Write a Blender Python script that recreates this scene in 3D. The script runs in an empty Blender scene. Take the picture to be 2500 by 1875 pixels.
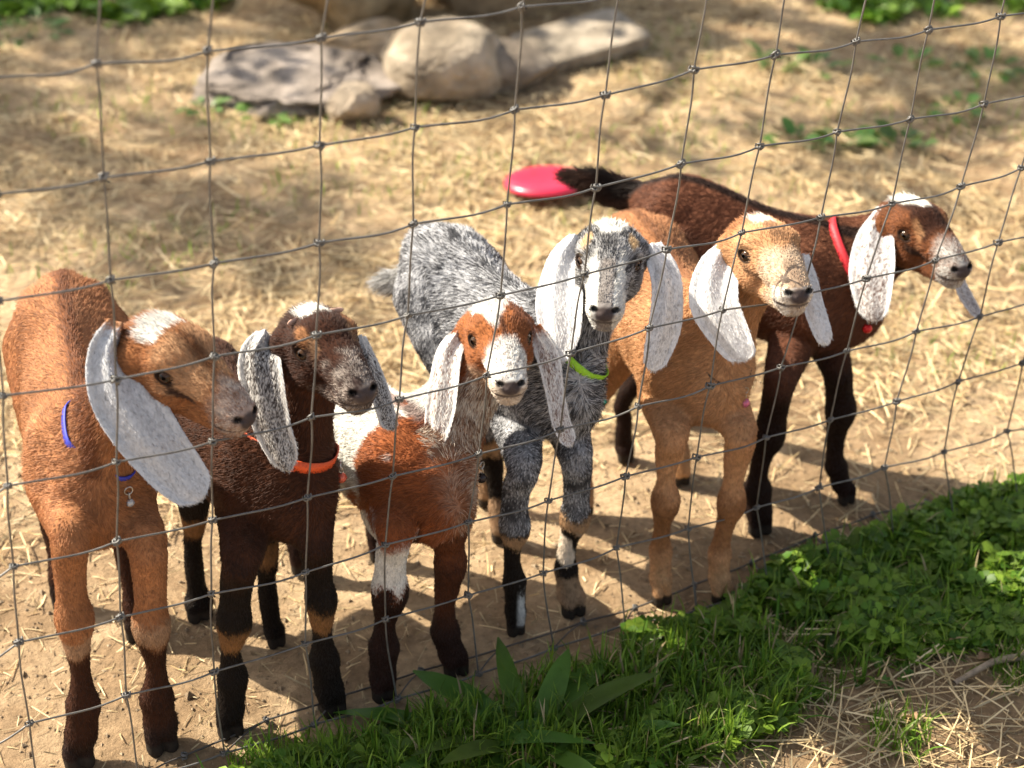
import bpy, math, random, time
import numpy as np
from mathutils import Vector, Matrix
from mathutils.bvhtree import BVHTree

T0 = time.time()
rng = np.random.default_rng(7)
random.seed(7)
SC = bpy.context.scene
COL = SC.collection

# ------------------------------------------------------------------ camera, sky, sun, exposure
FPX = 4250.0                                   # focal length in pixels of a 2500 px wide picture
PITCH, ROLL, CH = math.radians(32.0), math.radians(1.5), 1.38
fw = np.array([0, math.cos(PITCH), -math.sin(PITCH)])
_r0 = np.array([1.0, 0, 0]); _u0 = np.cross(_r0, fw)
rt = _r0 * math.cos(ROLL) + _u0 * math.sin(ROLL)
upc = _u0 * math.cos(ROLL) - _r0 * math.sin(ROLL)
CAM = np.array([0, 0, CH])
cd = bpy.data.cameras.new('camera'); cam = bpy.data.objects.new('camera', cd); COL.objects.link(cam)
cd.sensor_width = 36; cd.lens = 36 * FPX / 2500
cd.clip_start = 0.05; cd.clip_end = 800
M = Matrix(((rt[0], upc[0], -fw[0], CAM[0]), (rt[1], upc[1], -fw[1], CAM[1]), (rt[2], upc[2], -fw[2], CAM[2]), (0, 0, 0, 1)))
cam.matrix_world = M
cd.dof.use_dof = True; cd.dof.focus_distance = 1.85; cd.dof.aperture_fstop = 4.4
SC.camera = cam

SUN_EL = math.radians(41); SUN_V = np.array([-0.93, 0.37])    # horizontal direction towards the sun
SUN_V = SUN_V / np.linalg.norm(SUN_V)
sunvec = Vector((SUN_V[0] * math.cos(SUN_EL), SUN_V[1] * math.cos(SUN_EL), math.sin(SUN_EL)))
sd = bpy.data.lights.new('sun', 'SUN'); so = bpy.data.objects.new('sun', sd); COL.objects.link(so)
sd.energy = 5.0; sd.angle = math.radians(0.5); sd.color = (1.0, 0.91, 0.76)
so.rotation_euler = sunvec.to_track_quat('Z', 'Y').to_euler(); so.location = (0, 0, 6)
W = bpy.data.worlds.new('World'); SC.world = W; W.use_nodes = True
nt = W.node_tree; nt.nodes.clear()
sky = nt.nodes.new('ShaderNodeTexSky'); sky.sky_type = 'NISHITA'; sky.sun_disc = False; sky.dust_density = 3.0
sky.sun_elevation = SUN_EL; sky.sun_rotation = math.atan2(SUN_V[0], SUN_V[1])
bg = nt.nodes.new('ShaderNodeBackground'); bg.inputs['Strength'].default_value = 0.095
wo = nt.nodes.new('ShaderNodeOutputWorld')
hs = nt.nodes.new('ShaderNodeHueSaturation'); hs.inputs['Saturation'].default_value = .55   # hazy sky
nt.links.new(sky.outputs[0], hs.inputs['Color']); nt.links.new(hs.outputs[0], bg.inputs[0]); nt.links.new(bg.outputs[0], wo.inputs[0])
SC.view_settings.view_transform = 'Standard'; SC.view_settings.look = 'None'
SC.view_settings.gamma = 1; SC.view_settings.use_curve_mapping = False
SC.view_settings.exposure = 1.2

# ------------------------------------------------------------------ survey helpers (photo pixel -> place)
def ray(x, y):
    return rt * (x - 1250) / FPX + upc * (937.5 - y) / FPX + fw
def PZ(x, y, z=0.0):
    d = ray(x, y); return CAM + d * ((z - CH) / d[2])
def PY(x, y, wy):
    d = ray(x, y); return CAM + d * (wy / d[1])
def PD(x, y, dep):
    return CAM + ray(x, y) * dep
def depth(p): return float((np.asarray(p) - CAM) @ fw)
def ppm(p): return FPX / depth(p)
FN = np.array([-0.469, 0.879, 0.087]); FN /= np.linalg.norm(FN)
FO = np.array([-0.438, 1.303, 0.829])
def PF(x, y, d=0.0):                            # on the fence plane, d metres behind it
    r = ray(x, y); return CAM + r * ((FN @ (FO - CAM) + d) / (FN @ r))
def nrm(v):
    v = np.asarray(v, float); return v / (np.linalg.norm(v) + 1e-12)

# ------------------------------------------------------------------ noise
def _hash(i, j, k, seed):
    h = (i.astype(np.int64) * 374761393 + j.astype(np.int64) * 668265263 + k.astype(np.int64) * 2147483647 + seed * 1274126177) & 0xffffffff
    h = ((h ^ (h >> 13)) * 1274126177) & 0xffffffff
    h = (h ^ (h >> 16)) & 0xffffffff
    return h.astype(np.float64) / 4294967295.0
def vnoise(p, scale, seed=0):
    q = np.asarray(p, float) * scale
    i = np.floor(q).astype(np.int64); f = q - i; f = f * f * (3 - 2 * f)
    r = 0
    for dx in (0, 1):
        for dy in (0, 1):
            for dz in (0, 1):
                w = (f[:, 0] if dx else 1 - f[:, 0]) * (f[:, 1] if dy else 1 - f[:, 1]) * (f[:, 2] if dz else 1 - f[:, 2])
                r = r + w * _hash(i[:, 0] + dx, i[:, 1] + dy, i[:, 2] + dz, seed)
    return r
def fbm(p, scale, seed=0, octs=3):
    r = 0; a = 1; t = 0
    for o in range(octs):
        r = r + a * vnoise(p, scale * 2 ** o, seed + o * 17); t += a; a *= 0.5
    return r / t
def sstep(a, b, x):
    t = np.clip((x - a) / (b - a), 0, 1); return t * t * (3 - 2 * t)
def mixc(a, b, t):
    t = np.asarray(t)[:, None]; return np.asarray(a) * (1 - t) + np.asarray(b) * t

# ------------------------------------------------------------------ object helpers
def tag(o, label=None, cat=None, group=None, kind=None):
    if label: o['label'] = label
    if cat: o['category'] = cat
    if group: o['group'] = group
    if kind: o['kind'] = kind
    return o
def link(o, parent=None):
    COL.objects.link(o)
    if parent is not None: o.parent = parent
    return o
def empty(name, loc=(0, 0, 0)):
    o = bpy.data.objects.new(name, None); o.location = loc; o.empty_display_size = 0.05
    return link(o)
def mesh_np(name, V, F, mats, parent=None, smooth=True, col=None, cornercol=None, world=True, matidx=None):
    """V (n,3) array, F (m,k) int array or list of arrays; one mesh object. V is in world space; an Empty parent is only translated"""
    me = bpy.data.meshes.new(name)
    V = np.asarray(V, np.float64)
    if parent is not None and world:
        V = V - np.array(parent.location)
    Fl = F if isinstance(F, list) else [F]
    Fl = [np.asarray(f, np.int64) for f in Fl if len(f)]
    me.vertices.add(len(V)); me.vertices.foreach_set('co', V.astype(np.float32).ravel())
    tot = sum(f.size for f in Fl); npoly = sum(len(f) for f in Fl)
    me.loops.add(tot); me.polygons.add(npoly)
    me.loops.foreach_set('vertex_index', np.concatenate([f.ravel() for f in Fl]).astype(np.int32))
    st = []; c = 0
    for f in Fl:
        st.append(c + np.arange(len(f)) * f.shape[1]); c += f.size
    me.polygons.foreach_set('loop_start', np.concatenate(st).astype(np.int32))
    me.polygons.foreach_set('use_smooth', np.full(npoly, smooth))
    if matidx is not None: me.polygons.foreach_set('material_index', np.asarray(matidx, np.int32))
    me.update(calc_edges=True); me.validate()
    if col is not None:
        a = me.color_attributes.new('Col', 'FLOAT_COLOR', 'POINT')
        c4 = np.ones((len(V), 4), np.float32); c4[:, :3] = col; a.data.foreach_set('color', c4.ravel())
    for m in (mats if isinstance(mats, (list, tuple)) else [mats]): me.materials.append(m)
    o = bpy.data.objects.new(name, me)
    return link(o, parent)

def tube(pts, rad, sides=8, closed=False):
    P = np.asarray(pts, float); n = len(P); rad = np.broadcast_to(np.asarray(rad, float), (n,))
    T = np.gradient(P, axis=0)
    if closed: T = np.roll(P, -1, 0) - np.roll(P, 1, 0)
    T /= np.linalg.norm(T, axis=1)[:, None] + 1e-12
    a = np.array([0, 0, 1.0]) if abs(T[0][2]) < 0.9 else np.array([1.0, 0, 0])
    N = nrm(np.cross(T[0], a)); Ns = [N]
    for i in range(1, n):
        N = N - T[i] * (N @ T[i]); N = nrm(N); Ns.append(N)
    Ns = np.array(Ns); B = np.cross(T, Ns)
    th = np.linspace(0, 2 * np.pi, sides, endpoint=False)
    V = P[:, None, :] + rad[:, None, None] * (np.cos(th)[None, :, None] * Ns[:, None, :] + np.sin(th)[None, :, None] * B[:, None, :])
    V = V.reshape(-1, 3)
    F = []
    m = n if closed else n - 1
    for i in range(m):
        for j in range(sides):
            a0 = i * sides + j; a1 = i * sides + (j + 1) % sides; b0 = ((i + 1) % n) * sides + j; b1 = ((i + 1) % n) * sides + (j + 1) % sides
            F.append((a0, a1, b1, b0))
    return V, np.array(F)
def merge(parts):
    Vs, Fs, o = [], [], 0
    for V, F in parts:
        Vs.append(V); Fs.append(np.asarray(F) + o); o += len(V)
    return np.concatenate(Vs), np.concatenate(Fs)
def sphere(c, r, nu=14, nv=9, sq=(1, 1, 1)):
    V = [(0, 0, 1)]
    for i in range(1, nv):
        for j in range(nu):
            a = math.pi * i / nv; b = 2 * math.pi * j / nu; V.append((math.sin(a) * math.cos(b), math.sin(a) * math.sin(b), math.cos(a)))
    V.append((0, 0, -1)); V = np.array(V) * r * np.array(sq) + np.array(c)
    F = []
    for j in range(nu):
        F.append((0, 1 + j, 1 + (j + 1) % nu, 1 + (j + 1) % nu))
    for i in range(nv - 2):
        for j in range(nu):
            a = 1 + i * nu + j; b = 1 + i * nu + (j + 1) % nu; F.append((a, a + nu, b + nu, b))
    l = len(V) - 1
    for j in range(nu):
        F.append((l, l - nu + (j + 1) % nu, l - nu + j, l - nu + j))
    return V, np.array(F)
def crom(P, per=4):
    P = np.asarray(P, float); n = len(P)
    if n < 3:
        t = np.linspace(0, 1, per + 1)[:, None]; return P[0] * (1 - t) + P[1] * t
    Q = np.vstack([2 * P[0] - P[1], P, 2 * P[-1] - P[-2]]); out = []
    for i in range(1, n):
        p0, p1, p2, p3 = Q[i - 1], Q[i], Q[i + 1], Q[i + 2]
        for t in np.arange(per) / per:
            out.append(0.5 * ((2 * p1) + (-p0 + p2) * t + (2 * p0 - 5 * p1 + 4 * p2 - p3) * t * t + (-p0 + 3 * p1 - 3 * p2 + p3) * t ** 3))
    out.append(P[-1]); return np.array(out)

# ------------------------------------------------------------------ materials
def mat(name, color=(.5, .5, .5), rough=.6, metal=0, spec=.5, attr=False, noise=None, bump=None, trans=0, var=0.0, sub=0.0):
    m = bpy.data.materials.new(name); m.use_nodes = True; n = m.node_tree.nodes; l = m.node_tree.links
    b = n['Principled BSDF']; b.inputs['Roughness'].default_value = rough; b.inputs['Metallic'].default_value = metal
    b.inputs['Specular IOR Level'].default_value = spec
    src = None
    if attr:
        a = n.new('ShaderNodeAttribute'); a.attribute_name = 'Col'; src = a.outputs['Color']
    else:
        r = n.new('ShaderNodeRGB'); r.outputs[0].default_value = (*color, 1); src = r.outputs[0]
    tc = n.new('ShaderNodeTexCoord')
    if noise:
        sc, amt = noise
        tx = n.new('ShaderNodeTexNoise'); tx.inputs['Scale'].default_value = sc; tx.inputs['Detail'].default_value = 6; tx.inputs['Roughness'].default_value = .65
        l.new(tc.outputs['Object'], tx.inputs['Vector'])
        mr = n.new('ShaderNodeMapRange'); mr.inputs[1].default_value = .3; mr.inputs[2].default_value = .7
        mr.inputs[3].default_value = 1 - amt; mr.inputs[4].default_value = 1 + amt; l.new(tx.outputs[0], mr.inputs[0])
        mx = n.new('ShaderNodeMix'); mx.data_type = 'RGBA'; mx.blend_type = 'MULTIPLY'; mx.inputs[0].default_value = 1
        l.new(src, mx.inputs[6]); l.new(mr.outputs[0], mx.inputs[7]); src = mx.outputs[2]
    if var:
        hi = n.new('ShaderNodeHairInfo') if var > 0 else None
        mr = n.new('ShaderNodeMapRange'); mr.inputs[3].default_value = 1 - var; mr.inputs[4].default_value = 1 + var; l.new(hi.outputs['Random'], mr.inputs[0])
        mx = n.new('ShaderNodeMix'); mx.data_type = 'RGBA'; mx.blend_type = 'MULTIPLY'; mx.inputs[0].default_value = 1
        l.new(src, mx.inputs[6]); l.new(mr.outputs[0], mx.inputs[7]); src = mx.outputs[2]
    l.new(src, b.inputs['Base Color'])
    if bump:
        sc, st, dist = bump
        tx = n.new('ShaderNodeTexNoise'); tx.inputs['Scale'].default_value = sc; tx.inputs['Detail'].default_value = 8; tx.inputs['Roughness'].default_value = .7
        l.new(tc.outputs['Object'], tx.inputs['Vector'])
        bp = n.new('ShaderNodeBump'); bp.inputs['Strength'].default_value = st; bp.inputs['Distance'].default_value = dist
        l.new(tx.outputs[0], bp.inputs['Height']); l.new(bp.outputs[0], b.inputs['Normal'])
    if trans:
        tr = n.new('ShaderNodeBsdfTranslucent'); l.new(src, tr.inputs[0]); ms = n.new('ShaderNodeMixShader'); ms.inputs[0].default_value = trans
        l.new(b.outputs[0], ms.inputs[1]); l.new(tr.outputs[0], ms.inputs[2]); l.new(ms.outputs[0], n['Material Output'].inputs[0])
    return m

M_skin = mat('coat_skin', attr=True, rough=.85, spec=.06, noise=(220, .18))
M_fur = mat('coat_fur', attr=True, rough=.5, spec=.17, var=.36)
M_wire = mat('galvanised_wire', (.15, .145, .135), .5, .35, noise=(60, .35))
M_wired = mat('shaded_wire', (.10, .09, .08), .6, .3, noise=(60, .3))  # same wire, darkened: shade on the folded flap is put into its colour
M_leaf = mat('leaf', attr=True, rough=.45, spec=.35, noise=(35, .2), trans=.42)
M_straw = mat('straw', attr=True, rough=.6, spec=.3, trans=.12)
M_rock = mat('rock', attr=True, rough=.9, spec=.2, noise=(16, .5), bump=(38, .9, .02))
M_bell = {}

# ------------------------------------------------------------------ ground
def gheight(x, y):
    p = np.stack([x, y, np.zeros_like(x)], 1)
    h = (fbm(p, 5, 3, 3) - .5) * .022 + (fbm(p, 38, 9, 3) - .5) * .012 + (vnoise(p, 110, 5) - .5) * .003
    return h * sstep(1.9, 2.6, y) + h * .55 * (1 - sstep(1.9, 2.6, y)) - .001
xs = np.concatenate([[-200, -60, -20, -8, -4], np.linspace(-2.2, 2.2, 420), [4, 8, 20, 60, 200]])
ys = np.concatenate([[-200, -40, -5, 0], np.linspace(1.0, 5.6, 420), [8, 14, 30, 80, 300]])
X, Y = np.meshgrid(xs, ys); nx, ny = len(xs), len(ys)
Z = gheight(X.ravel(), Y.ravel())
far = (np.abs(X.ravel()) > 2.3) | (Y.ravel() > 5.7) | (Y.ravel() < .9); Z[far] = 0
idx = np.arange(nx * ny).reshape(ny, nx)
F = np.stack([idx[:-1, :-1], idx[:-1, 1:], idx[1:, 1:], idx[1:, :-1]], -1).reshape(-1, 4)
V = np.stack([X.ravel(), Y.ravel(), Z], 1)
pp = np.stack([X.ravel(), Y.ravel(), Z * 0], 1)
n1 = fbm(pp, 2.3, 21, 4); n2 = fbm(pp, 24, 31, 3)
dirt = mixc((.27, .180, .100), (.45, .325, .195), sstep(.35, .65, n1 * .6 + n2 * .4))
M_dirt = mat('trodden_dirt', attr=True, rough=.95, spec=.15, noise=(90, .28), bump=(140, .8, .006))
g = mesh_np('ground', V, F, M_dirt, col=dirt); tag(g, 'trodden sandy dirt floor of the goat pen', kind='structure')

# ------------------------------------------------------------------ straw litter (stuff)
def ribbons(P, ang, tilt, L, Wd, colr, curl, z0, name, m, label, mats_n=2, ztip=None):
    n = len(P); t = np.linspace(0, 1, mats_n + 1)
    d = np.stack([np.cos(ang) * np.cos(tilt), np.sin(ang) * np.cos(tilt), np.sin(tilt)], 1)
    s = np.stack([-np.sin(ang), np.cos(ang), np.zeros(n)], 1)
    rollv = rng.uniform(-.9, .9, n)
    upn = np.cross(d, s)
    s = s * np.cos(rollv)[:, None] + upn * np.sin(rollv)[:, None]
    Vs = []
    for i, tt in enumerate(t):
        c = P + d * (L * (tt - .5))[:, None]
        c = c + np.cross(d, s) * (curl * (tt - .5) ** 2 * 4)[:, None]
        w = Wd * (1 if 0 < i < mats_n else .8)
        Vs.append(c - s * w[:, None] / 2); Vs.append(c + s * w[:, None] / 2)
    V = np.stack(Vs, 1); k = V.shape[1]; V = V.reshape(-1, 3)
    base = np.arange(n)[:, None] * k
    F = []
    for i in range(mats_n):
        F.append(base + np.array([2 * i, 2 * i + 1, 2 * i + 3, 2 * i + 2]))
    F = np.concatenate(F)
    c = np.repeat(colr, k, 0)
    o = mesh_np(name, V, F, m, col=c, smooth=False); tag(o, label, kind='stuff')
    return o
def strawdens(x, y):
    p = np.stack([x, y, x * 0], 1)
    n = fbm(p, 3.2, 77, 3)
    back = sstep(1.75, 2.15, y - .35 * x)
    front = sstep(1.62, 1.50, y - .25 * x) * sstep(.15, .38, x)
    near = .34
    return np.clip(np.maximum(back, front * .22) * (.25 + 1.5 * sstep(.38, .62, n)), near, 1)
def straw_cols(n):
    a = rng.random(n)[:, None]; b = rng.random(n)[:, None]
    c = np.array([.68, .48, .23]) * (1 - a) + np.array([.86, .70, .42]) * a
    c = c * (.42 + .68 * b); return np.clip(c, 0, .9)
N = 105000
sx = rng.uniform(-1.45, 1.45, N); sy = rng.uniform(1.2, 4.6, N)
keep = rng.random(N) < strawdens(sx, sy)
sx, sy = sx[keep], sy[keep]; n = len(sx)
L = rng.gamma(2.2, .014, n) + .012; L = np.clip(L, .012, .11)
near = (sy - .35 * sx) < 1.95
L[near & (sx < .35)] *= .5; L[(sy - .25 * sx) < 1.6] *= .75
zz = gheight(sx, sy) + rng.uniform(.0015, .009, n) * np.where(near, .5, 1.4)
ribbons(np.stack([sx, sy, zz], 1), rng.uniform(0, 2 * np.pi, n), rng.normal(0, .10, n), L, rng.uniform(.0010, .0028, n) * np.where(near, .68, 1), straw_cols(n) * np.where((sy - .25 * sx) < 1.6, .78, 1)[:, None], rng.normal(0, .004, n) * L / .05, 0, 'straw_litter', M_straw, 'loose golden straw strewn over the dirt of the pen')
print('straw', n, time.time() - T0)

# crumbs of dry soil and tiny pebbles
n = 16000; q = np.stack([rng.uniform(-.75, .9, n), rng.uniform(1.28, 2.6, n)], 1); q = q[rng.random(n) < .3 + .9 * fbm(np.hstack([q, q[:, :1] * 0]), 9, 91, 3)]; n = len(q)
OV = np.array([(1, 0, 0), (-1, 0, 0), (0, 1, 0), (0, -1, 0), (0, 0, 1), (0, 0, -1.0)]); OF = np.array([(0, 2, 4), (2, 1, 4), (1, 3, 4), (3, 0, 4), (2, 0, 5), (1, 2, 5), (3, 1, 5), (0, 3, 5)])
sz = (.0006 + rng.gamma(1.6, .0007, n))[:, None, None]; VV = OV[None] * sz * rng.uniform(.5, 1.4, (n, 6, 1)) + rng.normal(0, .12, (n, 6, 3)) * sz
VV[..., 0] += q[:, :1]; VV[..., 1] += q[:, 1:]; VV[..., 2] = VV[..., 2] * .7 + (gheight(q[:, 0], q[:, 1]) + sz[:, 0, 0] * .3)[:, None]
cc = mixc((.22, .155, .095), (.44, .34, .225), rng.random(n))
o = mesh_np('soil_crumbs', VV.reshape(-1, 3), (np.arange(n)[:, None, None] * 6 + OF[None]).reshape(-1, 3), M_dirt, col=np.repeat(cc, 6, 0), smooth=False); tag(o, 'dry soil crumbs and tiny pebbles on the trodden dirt', kind='stuff')

# ------------------------------------------------------------------ rocks
import bmesh
def ico(sub):
    bm = bmesh.new(); bmesh.ops.create_icosphere(bm, subdivisions=sub, radius=1)
    V = np.array([v.co[:] for v in bm.verts]); F = np.array([[v.index for v in f.verts] for f in bm.faces]); bm.free(); return V, F
ICO = ico(6)
def rock(name, c, half, rotz, label, cat, colA, colB, planes=14, facet=1.0, seed=0, rough=.06, pw=2.6, shear=(0, 0), layer=0.0):
    D, F = ICO; r_ = np.random.default_rng(seed)
    ac = np.abs(D); base = 1 / (ac ** pw).sum(1) ** (1 / pw)
    rad = base.copy()
    for i in range(planes):
        n = nrm(r_.normal(size=3)); dist = r_.uniform(.72, .95) / facet
        dd = D @ n; cut = np.where(dd > .05, dist / np.maximum(dd, .05), 9)
        k = .05; h = np.maximum(k - np.abs(rad - cut), 0) / k; rad = np.minimum(rad, cut) - h * h * k / 4
    rad *= 1 + (fbm(D + seed, 2.2, seed, 5) - .5) * rough * 4 + (fbm(D + seed, 9, seed + 5, 4) - .5) * rough
    V = D * rad[:, None] * np.array(half)
    if layer:
        V[:, 2] += layer * half[2] * np.tanh(np.sin(V[:, 2] / half[2] * 7 + V[:, 0] / half[0] * 2) * 3) * .12
        s_ = np.sin(V[:, 2] / half[2] * 9 + fbm(D, 2, seed) * 6); V[:, :2] *= (1 + .05 * layer * np.tanh(3 * s_))[:, None]
    V[:, 2] += V[:, 0] * shear[0] + V[:, 1] * shear[1]
    ca, sa = math.cos(rotz), math.sin(rotz)
    V = np.stack([V[:, 0] * ca - V[:, 1] * sa, V[:, 0] * sa + V[:, 1] * ca, V[:, 2]], 1) + np.array(c)
    cc = mixc(colA, colB, sstep(.3, .7, fbm(V, 11, seed + 3, 4)))
    o = mesh_np(name, V - np.array(c), F, M_rock, col=cc, world=False); o.location = c
    tag(o, label, cat, 'rocks behind the goats'); return o
p = PZ(700, 235); rock('rock', (p[0] + .0, p[1] + .0, .02), (.225, .13, .046), -.06, 'long low grey rock with a dark undercut, leftmost of the big rocks', 'rock', (.20, .165, .135), (.38, .32, .27), seed=4, facet=1.12, shear=(.05, .10), layer=1.6, rough=.10)
p = PZ(1095, 220); rock('boulder', (p[0] - .01, p[1] + .02, .05), (.125, .12, .085), .2, 'rounded tan and grey boulder in the middle of the rock group', 'boulder', (.33, .26, .18), (.50, .41, .30), seed=9, planes=6, pw=2.3, rough=.035)
p = PZ(1215, 195); rock('boulder', (p[0], p[1] + .01, .03), (.13, .10, .055), .25, 'low grey boulder leaning on the right of the tan boulder', 'boulder', (.25, .20, .15), (.40, .33, .25), seed=12, planes=7, pw=2.3, rough=.035, shear=(-.22, 0))
p = PZ(858, 296); rock('stone', (p[0], p[1] + .02, .028), (.053, .045, .042), .3, 'small round stone lying in front of the long grey rock', 'stone', (.34, .26, .18), (.48, .39, .29), seed=21, planes=8, rough=.05)
p = PZ(1415, 135); rock('flat_rock', (p[0] - .0, p[1] + .02, .024), (.130, .085, .015), .5, 'flat square stone slab right of the boulders', 'stone slab', (.32, .265, .20), (.46, .39, .30), seed=30, planes=1, pw=14, rough=.02, shear=(.10, .05))
p = PZ(860, 120); rock('stone_block', (p[0], p[1] + .18, .10), (.17, .15, .16), .15, 'rough yellow sandstone block behind the long grey rock', 'stone block', (.32, .22, .11), (.50, .38, .22), seed=41, planes=10, facet=1.05, pw=4, rough=.06, layer=.6)
p = PZ(900, 150); rock('stone', (p[0], p[1] + .06, .02), (.12, .07, .045), .15, 'pale orange stone between the grey rock and the sandstone block', 'stone', (.50, .35, .20), (.60, .47, .32), seed=44, planes=10, pw=3, rough=.05)
p = PZ(1180, 90); rock('stone_block', (p[0] + .02, p[1] + .25, .16), (.22, .17, .24), -.08, 'large brown stone block standing behind the round boulder', 'stone block', (.30, .21, .12), (.40, .29, .17), seed=47, planes=6, facet=1.0, pw=6, rough=.03, layer=.3)

# ------------------------------------------------------------------ flying disc
def disc():
    prof = [(0, .016), (.03, .0165), (.055, .0155), (.07, .013), (.077, .008), (.079, .002), (.0775, 0), (.075, .003), (.072, .009), (.055, .0125), (.03, .0135), (0, .0135)]
    n = 48; V = []; F = []
    for r_, z in prof:
        for j in range(n): a = 2 * math.pi * j / n; V.append((r_ * math.cos(a), r_ * math.sin(a), z))
    for i in range(len(prof) - 1):
        for j in range(n): F.append((i * n + j, i * n + (j + 1) % n, (i + 1) * n + (j + 1) % n, (i + 1) * n + j))
    return np.array(V), np.array(F)
M_disc = mat('pink_plastic', (.62, .028, .07), .32, spec=.5, noise=(18, .15))
V, F = disc(); o = mesh_np('flying_disc', V, F, M_disc, world=False)
p = PZ(1335, 459, .01); o.location = (p[0], p[1], .018); o.rotation_euler = (math.radians(-7), math.radians(-3), 0)
tag(o, 'pink red plastic flying disc lying upside on the straw', 'flying disc')

# ------------------------------------------------------------------ wire fence
K = {}
def kc(c, pts):
    for i, q in enumerate(pts): K[(c, i)] = q
kc(0, [(-20,190),(-10,474),(-3,735),(8,966),(19,1186),(33,1383),(46,1568),(72,1766),(100,1968)])
kc(1, [(235,155),(253,434),(270,684),(283,927),(284,1128),(285,1322),(294,1507),(308,1697),(338,1905)])
kc(2, [(507,125),(514,394),(523,643),(524,870),(519,1078),(519,1270),(516,1450),(523,1640),(548,1839)])
kc(3, [(784,93),(780,355),(779,593),(772,818),(760,1019),(750,1215),(746,1397),(745,1572),(768,1768)])
kc(4, [(1026,54),(1013,311),(1009,547),(996,770),(975,975),(959,1163),(941,1330),(941,1512),(969,1707)])
kc(5, [(1273,17),(1257,268),(1238,499),(1222,721),(1188,917),(1169,1108),(1143,1275),(1143,1453),(1168,1645)])
kc(6, [(1512,-15),(1478,232),(1455,458),(1427,670),(1394,862),(1368,1049),(1339,1222),(1326,1399),(1352,1582)])
kc(7, [(1732,-60),(1694,170),(1663,400),(1628,609),(1585,801),(1558,992),(1527,1163),(1505,1337),(1526,1524)])
kc(8, [(1938,-98),(1894,134),(1855,357),(1811,568),(1764,757),(1734,942),(1701,1116),(1680,1290),(1700,1490)])
kc(9, [(2138,-128),(2090,102),(2044,322),(2004,531),(1958,720),(1907,897),(1870,1068),(1847,1239),(1874,1426)])
kc(10, [(2316,-155),(2267,73),(2223,291),(2178,497),(2115,680),(2068,857),(2027,1025),(2000,1190),(2026,1373)])
kc(11, [(2492,-185),(2443,40),(2402,254),(2346,455),(2284,635),(2237,809),(2189,980),(2159,1141),(2182,1317)])
kc(12, [(2655,-215),(2610,8),(2560,218),(2493,410),(2437,592),(2393,773),(2340,931),(2305,1103),(2330,1272)])
kc(13, [(2810,-240),(2762,-20),(2705,185),(2640,370),(2590,550),(2545,725),(2497,886),(2459,1052),(2486,1224)])
E1 = np.array([.882, .471, -.001]); E2 = np.array([-.075, .062, -1.032])
G = {}
rk = np.random.default_rng(3)
for c in range(-2, 18):
    for r in range(-3, 9):
        if (c, r) in K:
            q = K[(c, r)]
            G[(c, r)] = PZ(*q, .014) if r == 8 else PF(*q, -.020 - .012 * (r >= 4) - .006 * (r >= 6) - .014 * (7 <= c <= 9 and r in (5, 6)))
        else:
            b = FO + .1 * (c * E1 + r * E2) - FN * .025
            if r == 8: b = b + np.array([.03, -.045, 0]); b[2] = .014
            G[(c, r)] = b + rk.normal(0, .0015, 3)
CR, RR = range(-2, 18), range(-3, 9)
WR = .00110
fence = empty('wire_fence', tuple(FO + .1 * (6 * E1 + 8 * E2)))
tag(fence, 'sagging woven wire fence of square mesh in front of the goats', 'fence')
def sagwire(P, amp, axis):
    out = []
    for i in range(len(P) - 1):
        a, b = P[i], P[i + 1]; d = b - a; t = nrm(d)
        ta = nrm(P[i + 1] - P[i - 1]) if i > 0 else t; tb = nrm(P[i + 2] - P[i]) if i < len(P) - 2 else t
        k = rk.uniform(.4, 1.3) * amp
        for s in np.arange(8) / 8:
            h = 4 * s * (1 - s)
            bow = np.sin(np.pi * 2 * s) * .5 + h
            out.append(a + d * s + axis * k * h + np.cross(t, FN) * k * .35 * np.sin(2 * np.pi * s))
    out.append(P[-1]); return np.array(out)
for r in RR:
    P = [G[(c, r)] for c in CR]
    pts = sagwire(P, .0032, np.array([0, 0, -1.0]))
    V, F = tube(pts, WR * (1.15 if r == 8 else 1), 7)
    mesh_np('line_wire', V, F, M_wire, fence)
for c in CR:
    P = [G[(c, r)] for r in RR]
    pts = sagwire(P, .0016 * (1 if c % 2 else -1), nrm(E1))
    V, F = tube(pts, WR * .95, 7)
    mesh_np('stay_wire', V, F, M_wire, fence)
def knotmesh():
    # a wire wrapped twice round the crossing
    t = np.linspace(0, 2 * np.pi * 1.9, 26)
    a = np.stack([.0034 * np.cos(t), .0026 * np.sin(t), np.linspace(-.0036, .0036, 26)], 1)
    b = np.stack([np.linspace(-.0040, .0040, 26), .0028 * np.sin(t + 1), .0030 * np.cos(t + 1)], 1)
    return merge([tube(a, .0010, 6), tube(b, .0010, 6)])
KV, KF = knotmesh()
k0 = mesh_np('knot', KV, KF, M_wire, None, world=False); COL.objects.unlink(k0); kme = k0.data; bpy.data.objects.remove(k0)
fb = np.array(fence.location)
ang0 = math.atan2(E1[1], E1[0])
for (c, r), p in G.items():
    if c < -1 or c > 15 or r < -1: continue
    o = bpy.data.objects.new('knot', kme); link(o, fence); o.location = p - fb
    o.rotation_euler = (rk.uniform(-.5, .5), rk.uniform(-.5, .5), ang0 + rk.uniform(-.5, .5)); s = rk.uniform(.85, 1.15); o.scale = (s, s, s)
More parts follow.
